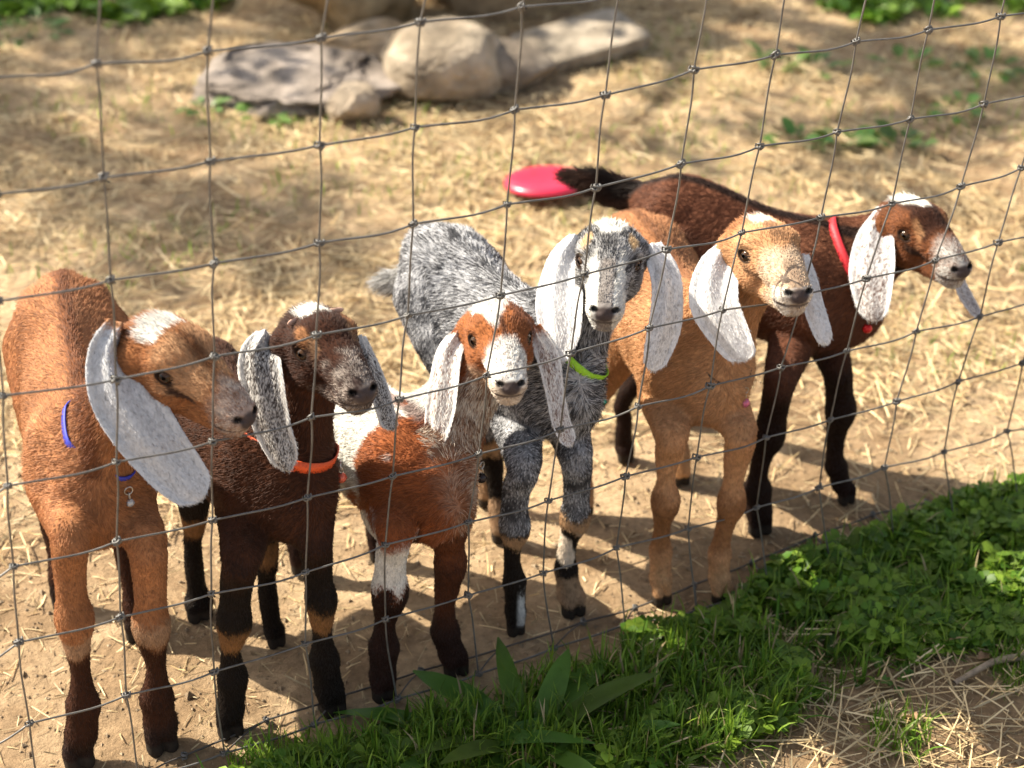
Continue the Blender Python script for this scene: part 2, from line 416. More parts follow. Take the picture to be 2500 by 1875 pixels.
# the flap of the mesh folded back under, lying on the dirt
dk = [(838,1698),(1027,1638),(1223,1583),(1424,1518),(1551,1484),(1695,1427),(1836,1373),(1990,1307),(2131,1256),(2262,1227),(2402,1192)]
DK = {3 + i: PZ(*q, .006) for i, q in enumerate(dk)}
DK[2] = PZ(650, 1758, .006); DK[1] = PZ(450, 1845, .006); DK[14] = PZ(2540, 1150, .006); DK[15] = PZ(2680, 1105, .006)
P = [DK[c] for c in sorted(DK)]
V, F = tube(sagwire(P, .002, np.array([.4, -.6, 0])), WR * 1.15, 7); mesh_np('line_wire', V, F, M_wired, fence)
for c in sorted(DK):
    if (c, 8) in G:
        a, b = G[(c, 8)], DK[c]; m = (a + b) / 2 + np.array([0, 0, .004])
        V, F = tube(crom([a, m, b], 5), WR * .95, 6); mesh_np('stay_wire', V, F, M_wired, fence)
        o = bpy.data.objects.new('knot', kme); link(o, fence); o.location = b - fb; o.rotation_euler = (0, 1.5, rk.uniform(0, 3))
print('fence', time.time() - T0)

# ------------------------------------------------------------------ organic modelling: smooth signed fields -> one continuous skin
TORSO, NECK, HEAD, LEGF, LEGH, TAIL = 0, 1, 2, 3, 4, 5
class Field:
    def __init__(s, lo, hi, hc, hr, step=.0034, fine=.0018):
        ax = []
        for a in range(3):
            v = lo[a]; g = [v]
            while v < hi[a]:
                st = fine if abs(v - hc[a]) < hr else step
                if a == 2 and v < .045: st = min(st, .0026)
                v += st; g.append(v)
            ax.append(np.array(g))
        s.g = ax; s.n = [len(a) for a in ax]
        s.D = np.full(s.n, .05, np.float32); s.L = np.zeros(s.n, np.int8)
    def box(s, lo, hi):
        return tuple(slice(max(np.searchsorted(s.g[a], lo[a]) - 1, 0), np.searchsorted(s.g[a], hi[a]) + 1) for a in range(3))
    def pts(s, sl):
        return s.g[0][sl[0]][:, None, None], s.g[1][sl[1]][None, :, None], s.g[2][sl[2]][None, None, :]
    def blend(s, sl, d, k, lab):
        A = s.D[sl]; h = np.maximum(k - np.abs(A - d), 0) / k
        if lab is not None:
            m = d < A; s.L[sl][m] = lab
        s.D[sl] = np.minimum(A, d) - h * h * k / 4
    def carve(s, sl, d, k):
        A = s.D[sl]; d = -d; h = np.maximum(k - np.abs(A - d), 0) / k
        s.D[sl] = np.maximum(A, d) + h * h * k / 4
    def ell(s, c, axes, rad, k, lab=None, cut=False):
        """axes 3x3 rows; rad 3"""
        c = np.asarray(c); R = max(rad) + k + .004
        sl = s.box(c - R, c + R); x, y, z = s.pts(sl)
        x = x - c[0]; y = y - c[1]; z = z - c[2]
        q = [(x * a[0] + y * a[1] + z * a[2]) for a in axes]
        k0 = np.sqrt(sum((q[i] / rad[i]) ** 2 for i in range(3))) + 1e-9; k1 = np.sqrt(sum((q[i] / rad[i] ** 2) ** 2 for i in range(3))) + 1e-9
        d = (k0 * (k0 - 1) / k1).astype(np.float32)
        (s.carve(sl, d, k) if cut else s.blend(sl, d, k, lab))
    def sweep(s, P, R, up, k, lab=None, cut=False, per=3):
        """P (n,3) centres; R (n,2) half-width across / along up; up (3,) or (n,3)"""
        P = np.asarray(P, float); R = np.asarray(R, float)
        if R.ndim == 1: R = np.stack([R, R], 1)
        up = np.broadcast_to(np.asarray(up, float), P.shape)
        C = crom(np.hstack([P, R, up]), per) if len(P) > 2 else np.hstack([P, R, up])
        P, R, U = C[:, :3], np.maximum(C[:, 3:5], .001), C[:, 5:8]
        rm = R.max() + k + .006
        sl = s.box(P.min(0) - rm, P.max(0) + rm); X = s.pts(sl)
        out = np.full([len(X[0]), X[1].shape[1], X[2].shape[2]], .06, np.float32)
        gx, gy, gz = s.g[0][sl[0]], s.g[1][sl[1]], s.g[2][sl[2]]
        for i in range(len(P) - 1):
            a, b = P[i], P[i + 1]; rr = max(R[i].max(), R[i + 1].max()) + k + .006
            lo, hi = np.minimum(a, b) - rr, np.maximum(a, b) + rr
            ss = tuple(slice(max(np.searchsorted(g_, lo[q]) - 1, 0), np.searchsorted(g_, hi[q]) + 1) for q, g_ in enumerate((gx, gy, gz)))
            x = gx[ss[0]][:, None, None] - a[0]; y = gy[ss[1]][None, :, None] - a[1]; z = gz[ss[2]][None, None, :] - a[2]
            ab = b - a; ll = ab @ ab + 1e-12; T = ab / math.sqrt(ll)
            S = nrm(np.cross(T, U[i] + U[i + 1])); N = np.cross(S, T)
            t = np.clip((x * ab[0] + y * ab[1] + z * ab[2]) / ll, 0, 1)
            ra = R[i, 0] + (R[i + 1, 0] - R[i, 0]) * t; rb = R[i, 1] + (R[i + 1, 1] - R[i, 1]) * t; rc = np.minimum(ra, rb)
            u = x * S[0] + y * S[1] + z * S[2]; v = x * N[0] + y * N[1] + z * N[2]
            w = x * T[0] + y * T[1] + z * T[2] - t * math.sqrt(ll)
            k0 = np.sqrt((u / ra) ** 2 + (v / rb) ** 2 + (w / rc) ** 2) + 1e-9
            k1 = np.sqrt((u / ra ** 2) ** 2 + (v / rb ** 2) ** 2 + (w / rc ** 2) ** 2) + 1e-9
            d = k0 * (k0 - 1) / k1
            out[ss] = np.minimum(out[ss], d)
        (s.carve(sl, out, k) if cut else s.blend(sl, out, k, lab))
    def mesh(s):
        D = s.D; neg = D < 0; nx, ny, nz = s.n
        c = neg[:-1, :-1, :-1].astype(np.int8)
        cnt = sum(neg[i:nx - 1 + i, j:ny - 1 + j, k:nz - 1 + k].astype(np.int8) for i in (0, 1) for j in (0, 1) for k in (0, 1))
        act = np.argwhere((cnt > 0) & (cnt < 8)); n = len(act)
        vid = np.full((nx - 1, ny - 1, nz - 1), -1, np.int32); vid[act[:, 0], act[:, 1], act[:, 2]] = np.arange(n)
        acc = np.zeros((n, 3)); num = np.zeros(n)
        corners = [(i, j, k) for i in (0, 1) for j in (0, 1) for k in (0, 1)]
        for ca in corners:
            for a in range(3):
                if ca[a]: continue
                cb = list(ca); cb[a] = 1
                ia = act + ca; ib = act + cb
                da = D[ia[:, 0], ia[:, 1], ia[:, 2]]; db = D[ib[:, 0], ib[:, 1], ib[:, 2]]
                m = (da < 0) != (db < 0); t = np.where(m, da / np.where(m, da - db, 1), 0)
                pa = np.stack([s.g[q][ia[:, q]] for q in range(3)], 1); pb = np.stack([s.g[q][ib[:, q]] for q in range(3)], 1)
                p = pa + (pb - pa) * t[:, None]; acc[m] += p[m]; num[m] += 1
        V = acc / num[:, None]
        Fs = []
        for a in range(3):
            b, c_ = (a + 1) % 3, (a + 2) % 3
            A = np.moveaxis(neg, (a, b, c_), (0, 1, 2)); Vd = np.moveaxis(vid, (a, b, c_), (0, 1, 2))
            s0, s1 = A[:-1, 1:-1, 1:-1], A[1:, 1:-1, 1:-1]
            e = np.argwhere(s0 != s1)
            if not len(e): continue
            i, j, k = e[:, 0], e[:, 1] + 1, e[:, 2] + 1
            q = np.stack([Vd[i, j - 1, k - 1], Vd[i, j, k - 1], Vd[i, j, k], Vd[i, j - 1, k]], 1)
            flip = ~s0[e[:, 0], e[:, 1], e[:, 2]]
            q[flip] = q[flip][:, ::-1]
            Fs.append(q)
        F = np.concatenate(Fs); F = F[(F >= 0).all(1)]
        ci = act; lab = s.L[ci[:, 0], ci[:, 1], ci[:, 2]]
        return V, F, lab
def vnormals(V, F):
    n = np.cross(V[F[:, 2]] - V[F[:, 0]], V[F[:, 3]] - V[F[:, 1]]); N = np.zeros_like(V)
    for j in range(4):
        for a in range(3): N[:, a] += np.bincount(F[:, j], n[:, a], len(V))
    return N / (np.linalg.norm(N, axis=1)[:, None] + 1e-12)
def lapl(X, F, it, w=.5):
    e = np.concatenate([F[:, [0, 1]], F[:, [1, 2]], F[:, [2, 3]], F[:, [3, 0]]]); e = np.concatenate([e, e[:, ::-1]])
    cnt = np.bincount(e[:, 0], minlength=len(X))[:, None] + 1e-9
    for _ in range(it):
        S = np.stack([np.bincount(e[:, 0], X[e[:, 1], a], len(X)) for a in range(X.shape[1])], 1)
        X = X + w * (S / cnt - X)
    return X

def fur_curves(name, parent, roots, dirs, nors, L, rad, cols, lift=.3, jit=.25, bend=.5, npt=4, hang=.15):
    n = len(roots); r_ = np.random.default_rng(n)
    d = dirs - nors * (dirs * nors).sum(1)[:, None]
    d /= np.linalg.norm(d, axis=1)[:, None] + 1e-9
    d = d + r_.normal(0, jit, (n, 3))
    lf = (lift * r_.uniform(.5, 1.6, n))[:, None]
    P = []; p = roots - nors * .0002
    for i in range(npt):
        P.append(p)
        t = i / (npt - 1)
        v = d * 1.0 + nors * (lf * (1 - t * bend * 1.2)) + np.array([0, 0, -hang]) * t
        v /= np.linalg.norm(v, axis=1)[:, None] + 1e-9
        p = p + v * (L / (npt - 1))[:, None]
    P = np.stack(P, 1) - np.array(parent.location)
    hc = bpy.data.hair_curves.new(name); hc.add_curves([npt] * n)
    hc.attributes['position'].data.foreach_set('vector', P.astype(np.float32).ravel())
    ra = hc.attributes.get('radius') or hc.attributes.new('radius', 'FLOAT', 'POINT')
    tp = np.array([1, .9, .7, .22])[:npt] if npt == 4 else np.linspace(1, .2, npt)
    ra.data.foreach_set('value', (rad[:, None] * tp[None, :]).astype(np.float32).ravel())
    a = hc.attributes.new('Col', 'FLOAT_COLOR', 'CURVE'); c4 = np.ones((n, 4), np.float32); c4[:, :3] = cols
    a.data.foreach_set('color', c4.ravel())
    hc.materials.append(M_fur)
    o = bpy.data.objects.new(name, hc); link(o, parent); tag(o, kind='stuff'); return o

def ear_mesh(P, Wd, N, cup, th=.0016, nu=84, nv=36):
    """leaf shaped ear blade: centre line P, full widths Wd, outward normals N; closed, cupped and thin"""
    C = crom(np.hstack([np.asarray(P), np.asarray(Wd)[:, None], np.asarray(N)]), 8)
    t = np.linspace(0, len(C) - 1, nu); i0 = np.clip(t.astype(int), 0, len(C) - 2); f = (t - i0)[:, None]
    C = C[i0] * (1 - f) + C[i0 + 1] * f
    P, Wd, N = C[:, :3], C[:, 3], C[:, 4:7]
    tr_ = np.linspace(0, 1, nu); Wd = Wd * np.sqrt(1 - .985 * np.clip((tr_ - .84) / .16, 0, 1) ** 2) * (1 + .06 * np.sin(tr_ * 9 + P[0, 0] * 50))
    T = np.gradient(P, axis=0); T /= np.linalg.norm(T, axis=1)[:, None]
    N = N - T * (N * T).sum(1)[:, None]; N /= np.linalg.norm(N, axis=1)[:, None]; S = np.cross(T, N)
    s = np.linspace(-1, 1, nv)
    rows = []
    tt = np.linspace(0, 1, nu)
    for side in (1, -1):
        edge = np.sqrt(np.clip(1 - np.abs(s) ** 4, 0, 1))
        thv = th * (1 + 1.6 * np.exp(-tt * 6))[:, None] * edge[None, :]
        Q = P[:, None] + S[:, None] * (s[None, :, None] * Wd[:, None, None] / 2) + N[:, None] * ((cup * (np.cos(s * 1.4)[None, :] - .5) * Wd[:, None])[..., None] + side * thv[..., None])
        ridge = (.17 * np.exp(-((s - .25) / .22) ** 2)[None, :] * np.exp(-tt * 3.2)[:, None] - .15 * np.exp(-((s + .35) / .25) ** 2)[None, :] * np.exp(-tt * 2.6)[:, None] + .40 * np.clip(np.abs(s) - .72, 0, 1)[None, :] * np.ones(nu)[:, None]) * Wd[:, None]
        Q = Q + N[:, None] * ridge[..., None]
        wv = (fbm(np.stack([np.repeat(tt, nv) * 3, np.tile(s, nu), np.zeros(nu * nv)], 1), 1.3, int(abs(P[0, 0]) * 1e4) % 97, 2) - .5).reshape(nu, nv)
        Q = Q + N[:, None] * (wv * .006 * np.abs(s)[None, :])[..., None]
        rows.append(Q.reshape(-1, 3))
    V = np.concatenate(rows); o = nu * nv; F = []
    for i in range(nu - 1):
        for j in range(nv - 1):
            a = i * nv + j; F.append((a, a + 1, a + nv + 1, a + nv)); F.append((o + a, o + a + nv, o + a + nv + 1, o + a + 1))
    for i in range(nu - 1):
        for j in (0, nv - 1):
            a = i * nv + j; q = (a, a + nv, o + a + nv, o + a); F.append(q if j == 0 else q[::-1])
    for i in (0, nu - 1):
        for j in range(nv - 1):
            a = i * nv + j; q = (a, o + a, o + a + 1, a + 1); F.append(q if i == 0 else q[::-1])
    u = np.tile(np.repeat(tt, nv), 2); v = np.tile(np.tile(s, nu), 2)
    side = np.repeat([1.0, -1.0], nu * nv)
    return V, np.array(F), T.repeat(nv, 0), u, v, side

M_eye = bpy.data.materials.new('goat_eye'); M_eye.use_nodes = True
_n = M_eye.node_tree.nodes; _l = M_eye.node_tree.links; _b = _n['Principled BSDF']
_b.inputs['Roughness'].default_value = .09; _b.inputs['Specular IOR Level'].default_value = .35
_a = _n.new('ShaderNodeAttribute'); _a.attribute_name = 'Col'; _l.new(_a.outputs['Color'], _b.inputs['Base Color'])
FURD = 1.0
LIDTOP = 1
WX = 1.13
HL = .108        # cranium centre to nose tip, metres

def make_goat(g):
    r_ = np.random.default_rng(g['seed'])
    hd = g['head']; dep = depth(PF(*hd['c'], hd['d'])); O = PD(*hd['c'], dep)
    # head frame: forward from the nose's place in the photo, up from the world
    s = hd.get('s', 1.0); Lh = HL * s
    lo, hi = -.12, .12; best = None
    for toward in np.linspace(-.02, .12, 141):
        q = PD(*hd['n'], dep - toward); e = abs(np.linalg.norm(q - O) - Lh)
        if toward >= hd.get('tmin', 0.0) and (best is None or e < best[0]): best = (e, q)
    f = nrm(best[1] - O); up = np.array(hd.get('up', (0, 0, 1.0)), float)
    if 'upc' in hd: up = rt * hd['upc'][0] + upc * hd['upc'][1] - fw * hd['upc'][2]
    up = nrm(up - f * (up @ f)); al = math.atan2(.0315, .104)      # the nose lies below the axis of the skull
    f, up = nrm(f * math.cos(al) + up * math.sin(al)), nrm(up * math.cos(al) - f * math.sin(al)); sd_ = np.cross(f, up)
    AX = [sd_, f, up]
    h = lambda x, y, z: O + s * (sd_ * x * WX + f * y + up * z)
    root = empty('goat', (float(g['chest'][0]), float(g['chest'][1]), 0.0))
    tag(root, g['label'], 'goat', 'six kid goats lined up behind the fence')
    # bounds
    allp = [O + .07, O - .07, h(0, .12, -.06)] + [np.array(g['rump']) + .12, np.array(g['rump']) - .12, np.array(g['chest']) + .1, np.array(g['chest']) - .1]
    legs = []
    for L in g['legs']:
        sole = PZ(L['p'][0][0], L['p'][0][1], 0); k = 1
        pts = [sole]; rad = []
        yy = sole[1] + .006
        for i, (px, py, hw) in enumerate(L['p'][1:]):
            y2 = yy + L.get('dy', 0) * i
            q = PY(px, py, y2); pts.append(q); rad.append(hw / ppm(q) * (.74 if hw < 32.5 else .86))
        legs.append((L, pts, rad)); allp += [np.array(q) for q in pts]
    for L in g.get('hid', []): allp.append(np.array([*L['hoof'], -.01]))
    for tp in g.get('tail', []): allp.append(tp)
    A = np.array(allp); lo = A.min(0) - .045; hi = A.max(0) + .045; lo[2] = -.012
    Fd = Field(lo, hi, O + f * .05 * s, .078)
    # torso
    R, Cc = np.array(g['rump'], float), np.array(g['chest'], float)
    ax = nrm((Cc - R) * [1, 1, 0]); sx = np.cross(ax, [0, 0, 1.0]); ln = np.linalg.norm((Cc - R)[:2]); w = g.get('w', 1.0)
    bend = np.array(g.get('bend', (0, 0, 0)))
    T = lambda t, z=0: R + (Cc - R) * t + bend * (4 * t * (1 - t)) + np.array([0, 0, z])
    TP = [T(-.22, .018), T(0, .008), T(.28, -.004), T(.55, -.010), T(.80, -.004), T(1.0, .0), T(1.0, -.015) + ax * .028]
    TR = [(.034, .036), (.054, .060), (.058, .066), (.064, .074), (.061, .076), (.054, .070), (.040, .050)]
    TR = [(a * w, b * g.get('h', w)) for a, b in TR]
    Fd.sweep(TP, TR, (0, 0, 1), .03, TORSO)
    top = g.get('h', w)
    Fd.sweep([T(-.12, .052 * top), T(.2, .062 * top), T(.5, .063 * top), T(.85, .064 * top)], [.010, .009, .009, .012], (0, 0, 1), .022, TORSO)   # backbone
    for sg in (-1, 1):
        Fd.ell(T(-.08, .034 * top) + sx * sg * .034 * w, [sx, ax, (0, 0, 1)], (.017, .026, .02), .02, TORSO)      # hip and pin bones
        Fd.ell(T(.9, .01) + sx * sg * .042 * w, [sx, ax, (0, 0, 1)], (.02, .034, .055 * top), .022, TORSO)         # shoulder blades
    # neck
    occ = h(0, -.018, -.012)
    wi = T(.93, .030); md = (wi * .5 + occ * .5) + np.array(g.get('nb', (0, 0, 0)))
    br = T(1.0, -.005) + ax * .022
    Fd.sweep([wi, md, occ], [(.042 * w, .052 * w), (.033 * w, .040 * w), (.027 * s, .032 * s)], ax, .035, NECK)
    Fd.sweep([br, md * .7 + br * .3 + ax * .012, h(0, .0, -.022)], [(.036 * w, .036 * w), (.026 * w, .026 * w), (.02 * s, .02 * s)], ax, .03, NECK)
    # legs seen in the photo
    def hoofs(sole, r, fwd, top, hind=False):
        sdv = np.cross(fwd, [0, 0, 1.0])
        for sg in (-1, 1):
            b = sole + sdv * sg * r * .50
            Fd.sweep([b + fwd * r * .15 + [0, 0, .004], b - fwd * 0 + [0, 0, .022], (top + sdv * sg * r * .28)], [(r * .52, r * .75), (r * .50, r * .66), (r * .55, r * .6)], fwd, .003, LEGH if hind else LEGF)
        Fd.ell(sole + np.array([0, 0, -.004]), [sdv, fwd, (0, 0, 1)], (r * 2.2, r * 2.4, .0045), .002, None, True)
        Fd.sweep([sole + fwd * r * 1.5 + [0, 0, -.002], sole + fwd * r * .9 + [0, 0, .020]], [(.0014, .006), (.0008, .004)], fwd, .003, None, True)
    for L, pts, rad in legs:
        hind = L.get('hind', False); fwd = nrm(np.array(L.get('f', g.get('ffwd', -FN))) * [1, 1, 0])
        pr = [(a, a * 1.12) for a in rad]
        body = pts[1:]
        sg = L['s']
        if hind:
            hip = T(.02, -.004) + sx * sg * .030 * w; st = T(.22, -.045) + sx * sg * .038 * w
            up_ = [st, hip]; ur = [(.026, .036), (.034, .050)]
        else:
            el = T(.88, -.050 * top) + sx * sg * .034 * w; sh = T(.96, -.008) + sx * sg * .036 * w
            up_ = [el, sh]; ur = [(.026, .032), (.028, .042)]
        Fd.sweep(list(body) + up_, pr + ur, fwd, .016, LEGH if hind else LEGF)
        hoofs(pts[0], rad[0] * 1.02, fwd, body[0] + np.array([0, 0, .002]), hind)
        lab_ = LEGH if hind else LEGF
        if not hind:
            kn, rk_ = pts[5], rad[4] * (1 / .86); sv = np.cross(fwd, [0, 0, 1.])
            Fd.ell(kn + fwd * rk_ * .10, [sv, fwd, (0, 0, 1)], (rk_ * .90, rk_ * .97, rk_ * 1.3), .009, lab_)
            Fd.ell(kn - fwd * rk_ * .75 + np.array([0, 0, -.004]), [sv, fwd, (0, 0, 1)], (rk_ * .45, rk_ * .5, rk_ * .8), .006, lab_)
            for sg2 in (-1, 1): Fd.ell(pts[2] + sv * sg2 * rad[1] * .45, [sv, fwd, (0, 0, 1)], (rad[1] * .68, rad[1] * .95, rad[1] * 1.0), .006, lab_)
            Fd.sweep([pts[2] - fwd * rad[1] * .7, (pts[3] + pts[4]) / 2 - fwd * rad[3] * .9, kn - fwd * rk_ * .6], [.0052, .0046, .006], fwd, .004, lab_)   # tendon
        Fd.ell(body[0], [np.cross(fwd, [0, 0, 1.]), fwd, (0, 0, 1)], (rad[0], rad[0] * 1.1, rad[0]), .006, LEGH if hind else LEGF)
    for L in g.get('hid', []):
        hoof = np.array([*L['hoof'], 0.0]); sg = L['s']; fwd = ax
        if L.get('front'):
            el = T(.88, -.050 * top) + sx * sg * .034 * w; sh = T(.96, -.008) + sx * sg * .036 * w
            P_ = [hoof + [0, 0, .022], hoof + [0, 0, .045], hoof * .75 + el * .25, hoof * .5 + el * .5, hoof * .25 + el * .75, el, sh]; rr = [.013, .0135, .010, .0155, .017, .026, .036]
        else:
            hip = T(.02, -.004) + sx * sg * .030 * w; st = T(.26, -.055) + sx * sg * .038 * w
            hk = np.array([hoof[0], hoof[1], .125]) - ax * .028
            P_ = [hoof + [0, 0, .022], hoof - ax * .006 + [0, 0, .045], hk * .5 + hoof * .5 + [0, 0, .01], hk, hk * .45 + st * .55 + ax * .004, st, hip]; rr = [.012, .0125, .0095, .0145, .019, .032, .046]
        Fd.sweep(P_, [(a, a * 1.15) for a in rr], fwd, .016, LEGF if L.get('front') else LEGH)
        hoofs(hoof, .013, fwd, hoof + np.array([0, 0, .022]), not L.get('front'))
    # tail
    if 'tail' in g:
        tp = g['tail']; Fd.sweep([T(-.2, .035)] + list(tp), [(.013, .011)] + g['tailr'], (0, 0, 1), .012, TAIL)
    # head
    E = lambda c, r, k, cut=False, lab=HEAD: Fd.ell(h(*c), AX, (r[0] * s * WX, r[1] * s, r[2] * s), k * s, None if cut else lab, cut)
    E((0, -.002, .001), (.0325, .040, .033), .012)
    E((0, .024, .009), (.0275, .028, .0235), .010)
    for sg in (-1, 1):
        E((sg * .019, .026, .011), (.012, .015, .010), .008)
        E((sg * .019, .022, -.018), (.0130, .026, .021), .012)
        E((sg * .026, -.008, .000), (.013, .016, .016), .012)
    hs = lambda P, R, k, cut=False: Fd.sweep([h(*p) for p in P], [(a * s * WX, b * s) for a, b in R], up, k * s, None if cut else HEAD, cut)
    hs([(0, .018, .003), (0, .045, -.003), (0, .068, -.013), (0, .088, -.025), (0, .097, -.032)], [(.0262, .024), (.0232, .0215), (.0200, .0185), (.0170, .0160), (.0142, .0135)], .010)
    hs([(0, .0, -.024), (0, .035, -.032), (0, .065, -.039), (0, .086, -.045)], [(.023, .019), (.0195, .0165), (.0155, .0130), (.0120, .0095)], .010)
    for sg in (-1, 1):
        E((sg * .0088, .088, -.034), (.0086, .0130, .0110), .006)       # lips
        E((sg * .0078, .101, -.0280), (.0072, .0068, .0064), .004)     # nostril wings
    E((0, .098, -.0335), (.010, .008, .0075), .004)
    E((0, .090, -.0485), (.0105, .0095, .0065), .004)                    # chin
    # mouth slit and nostrils
    Fd.sweep([h(0, .108, -.0418), h(.010, .1015, -.0412), h(.0175, .088, -.0385), h(.0195, .074, -.0325)], [.0016, .0018, .0018, .0010], up, .0025, None, True)
    Fd.sweep([h(0, .108, -.0418), h(-.010, .1015, -.0412), h(-.0175, .088, -.0385), h(-.0195, .074, -.0325)], [.0016, .0018, .0018, .0010], up, .0025, None, True)
    for sg in (-1, 1):
        Fd.sweep([h(sg * .0045, .1090, -.0290), h(sg * .0090, .1060, -.0265), h(sg * .0128, .0995, -.0270)], [(.0014, .0018), (.0022, .0028), (.0014, .0016)], up, .002, None, True)
    Fd.sweep([h(0, .1095, -.034), h(0, .108, -.0415)], [.0008, .0008], up, .002, None, True)
    eyes = []
    for sg in (-1, 1):
        en = nrm(np.array([sg * .86, .42, .16])); ec = np.array([sg * .0222, .0335, .0005])
        enw = sd_ * en[0] + f * en[1] + up * en[2]
        tv = nrm(f - enw * (f @ enw) - up * .45); bv = np.cross(enw, tv)
        E(tuple(ec + en * .0065), (.0098, .0098, .0098), .004, True)
        th = np.linspace(0, 2 * np.pi, 13)
        for k_, (a0, a1) in enumerate(((0, math.pi), (math.pi, 2 * math.pi))):
            th = np.linspace(a0, a1, 8)
            ring = [h(*ec) + s * (enw * (.0052 - .0012 * abs(math.cos(t))) + tv * .0094 * math.cos(t) + bv * (.0062 if k_ else .0058) * math.sin(t)) for t in th]
            Fd.sweep(ring, [(.0030 if k_ == LIDTOP else .0024) * s] * 8, enw, .0028, HEAD, per=2)
        eyes.append((h(*ec), enw, tv, bv))
    V, F, lab = Fd.mesh(); del Fd
    V = lapl(V, F, 2, .35)
    N = vnormals(V, F)
    # hair directions
    dirs = np.zeros_like(V)
    a3 = -ax + np.array([0, 0, -.55])
    dirs[:] = a3
    m = lab == NECK; dirs[m] = nrm(wi - occ) * 1.0 + np.array([0, 0, -.3])
    m = (lab == LEGF) | (lab == LEGH); dirs[m] = (0, 0, -1.0)
    m = lab == TAIL
    if m.any(): dirs[m] = nrm(np.array(g['tail'][-1]) - T(-.2, .035))
    m = lab == HEAD; dirs[m] = -f * .95 + up * .10
    dirs = lapl(dirs, F, 14, .6)
    lh = lambda P: np.stack([((P - O) @ sd_) / s / WX, ((P - O) @ f) / s, ((P - O) @ up) / s], 1)
    tb = lambda P: np.stack([(P - R) @ sx, (P - R) @ ax / ln, P[:, 2]], 1)
    lx_ = [(L[1][0] - R) @ sx for L in legs[:2]]
    ctx = dict(lh=lh, tb=tb, r=r_, g=g, occ=occ, mid=sum(lx_) / 2, lx=lx_)
    headw = lapl((lab == HEAD).astype(float)[:, None], F, 10, .6)[:, 0]
    legw = lapl(((lab == LEGF) | (lab == LEGH)).astype(float)[:, None], F, 10, .6)[:, 0]
    tailw = (lab == TAIL).astype(float)
    def colour(P, hw, lw, tw, labs, fine):
        c = g['col'](P, hw, lw, tw, labs, ctx, fine)
        c = c * (.74 + .52 * fbm(P, 230, 7, 2))[:, None] * (.82 + .36 * fbm(P, 26, 8, 3))[:, None]
        q = lh(P); hm = hw > .4
        # nose pad, mouth line and eye rims are dark bare skin
        nose = sstep(.0112, .0078, np.sqrt((q[:, 0] / 1.05) ** 2 + ((q[:, 1] - .1045) * .9) ** 2 + ((q[:, 2] + .0315) * 1.1) ** 2)) * hm
        nose = np.maximum(nose, hm * sstep(.0026, .0012, np.abs(q[:, 2] + .0412 - .0075 * np.clip((.105 - q[:, 1]) / .03, 0, 1) ** 1.5)) * sstep(.074, .084, q[:, 1]) * .85)
        c = mixc(c, g.get('nose', (.045, .035, .035)), 0) if False else c * (1 - nose[:, None]) + np.array(g.get('nose', (.075, .058, .054))) * nose[:, None]
        nz = hm * sstep(.0042, .0028, np.sqrt(((np.abs(q[:, 0]) - .0100) / 1.2) ** 2 + ((q[:, 1] - .1045) * .55) ** 2 + (q[:, 2] + .0265) ** 2)); c = c * (1 - nz[:, None] * .9)
        for (ec, enw, tv, bv) in eyes:
            d = P - (ec + enw * .006 * s); dd = np.sqrt((d @ tv / 1.25) ** 2 + (d @ bv * 1.3) ** 2 + (d @ enw * .7) ** 2)
            k = sstep(.0100 * s, .0074 * s, dd) * hm
            c = c * (1 - k[:, None]) + np.array(g.get('rim', (.022, .014, .011))) * k[:, None]
        # hooves
        hf = sstep(.019, .014, P[:, 2]) * (lw > .3)
        c = c * (1 - hf[:, None]) + np.array(g.get('hoof', (.035, .028, .022))) * hf[:, None]
        return c
    Vc = colour(V, headw, legw, tailw, lab, False)
    # ears
    ears = []
    for e in g['ears']:
        P_ = []; Wd = []; Nn = []
        for (px, py, wpx, dd) in e['p']:
            q = PD(px, py, dep - dd); P_.append(q); Wd.append(wpx / ppm(q))
            Nn.append(nrm(CAM - q) * 1.0 + (rt * e.get('n', (0, 0))[0] + upc * e.get('n', (0, 0))[1]))
        ears.append((e, ear_mesh(P_, Wd, Nn, e.get('cup', .12))))
    allV, allF, allC = [V], [F], [Vc]; off = len(V)
    for e, (EV, EF, ET, u, v, side) in ears:
        c = g['earcol'](EV, u, v, side, e, ctx, False)
        allV.append(EV); allF.append(EF + off); allC.append(c); off += len(EV)
    V2, F2, C2 = np.concatenate(allV), np.concatenate(allF), np.concatenate(allC)
    body = mesh_np('body', V2, F2, M_skin, root, col=C2)
    # eyes
    for (ec, enw, tv, bv) in eyes:
        SV, SF = sphere((0, 0, 0), .0085 * s, 20, 14)
        lx, ly, lz = SV[:, 0], SV[:, 1], SV[:, 2]      # lz along enw
        W3 = ec + np.outer(lx, tv) + np.outer(ly, bv) + np.outer(lz, enw)
        rr = np.sqrt(lx ** 2 + ly ** 2) / (.0085 * s)
        cc = np.tile(np.array([.060, .028, .010]), (len(SV), 1)); cc[rr > .70] = (.008, .006, .005)
        cc[(np.abs(ly) < .0016 * s) & (np.abs(lx) < .0052 * s) & (lz > 0)] = (.003, .003, .004)
        mesh_np('eye', W3, SF, M_eye, root, col=cc)
    # ---- fur
    def scatter(VV, FF, dens, wfun):
        n = np.cross(VV[FF[:, 2]] - VV[FF[:, 0]], VV[FF[:, 3]] - VV[FF[:, 1]]); A_ = .5 * np.linalg.norm(n, axis=1)
        w_ = A_ * wfun; cum = np.cumsum(w_); k = int(cum[-1] * dens)
        fi = np.searchsorted(cum, r_.random(k) * cum[-1]); fi = np.clip(fi, 0, len(FF) - 1)
        a, b = r_.random(k), r_.random(k)
        wt = np.stack([(1 - a) * (1 - b), a * (1 - b), a * b, (1 - a) * b], 1)
        return fi, wt
    FD = g.get('dens', 1.0) * FURD
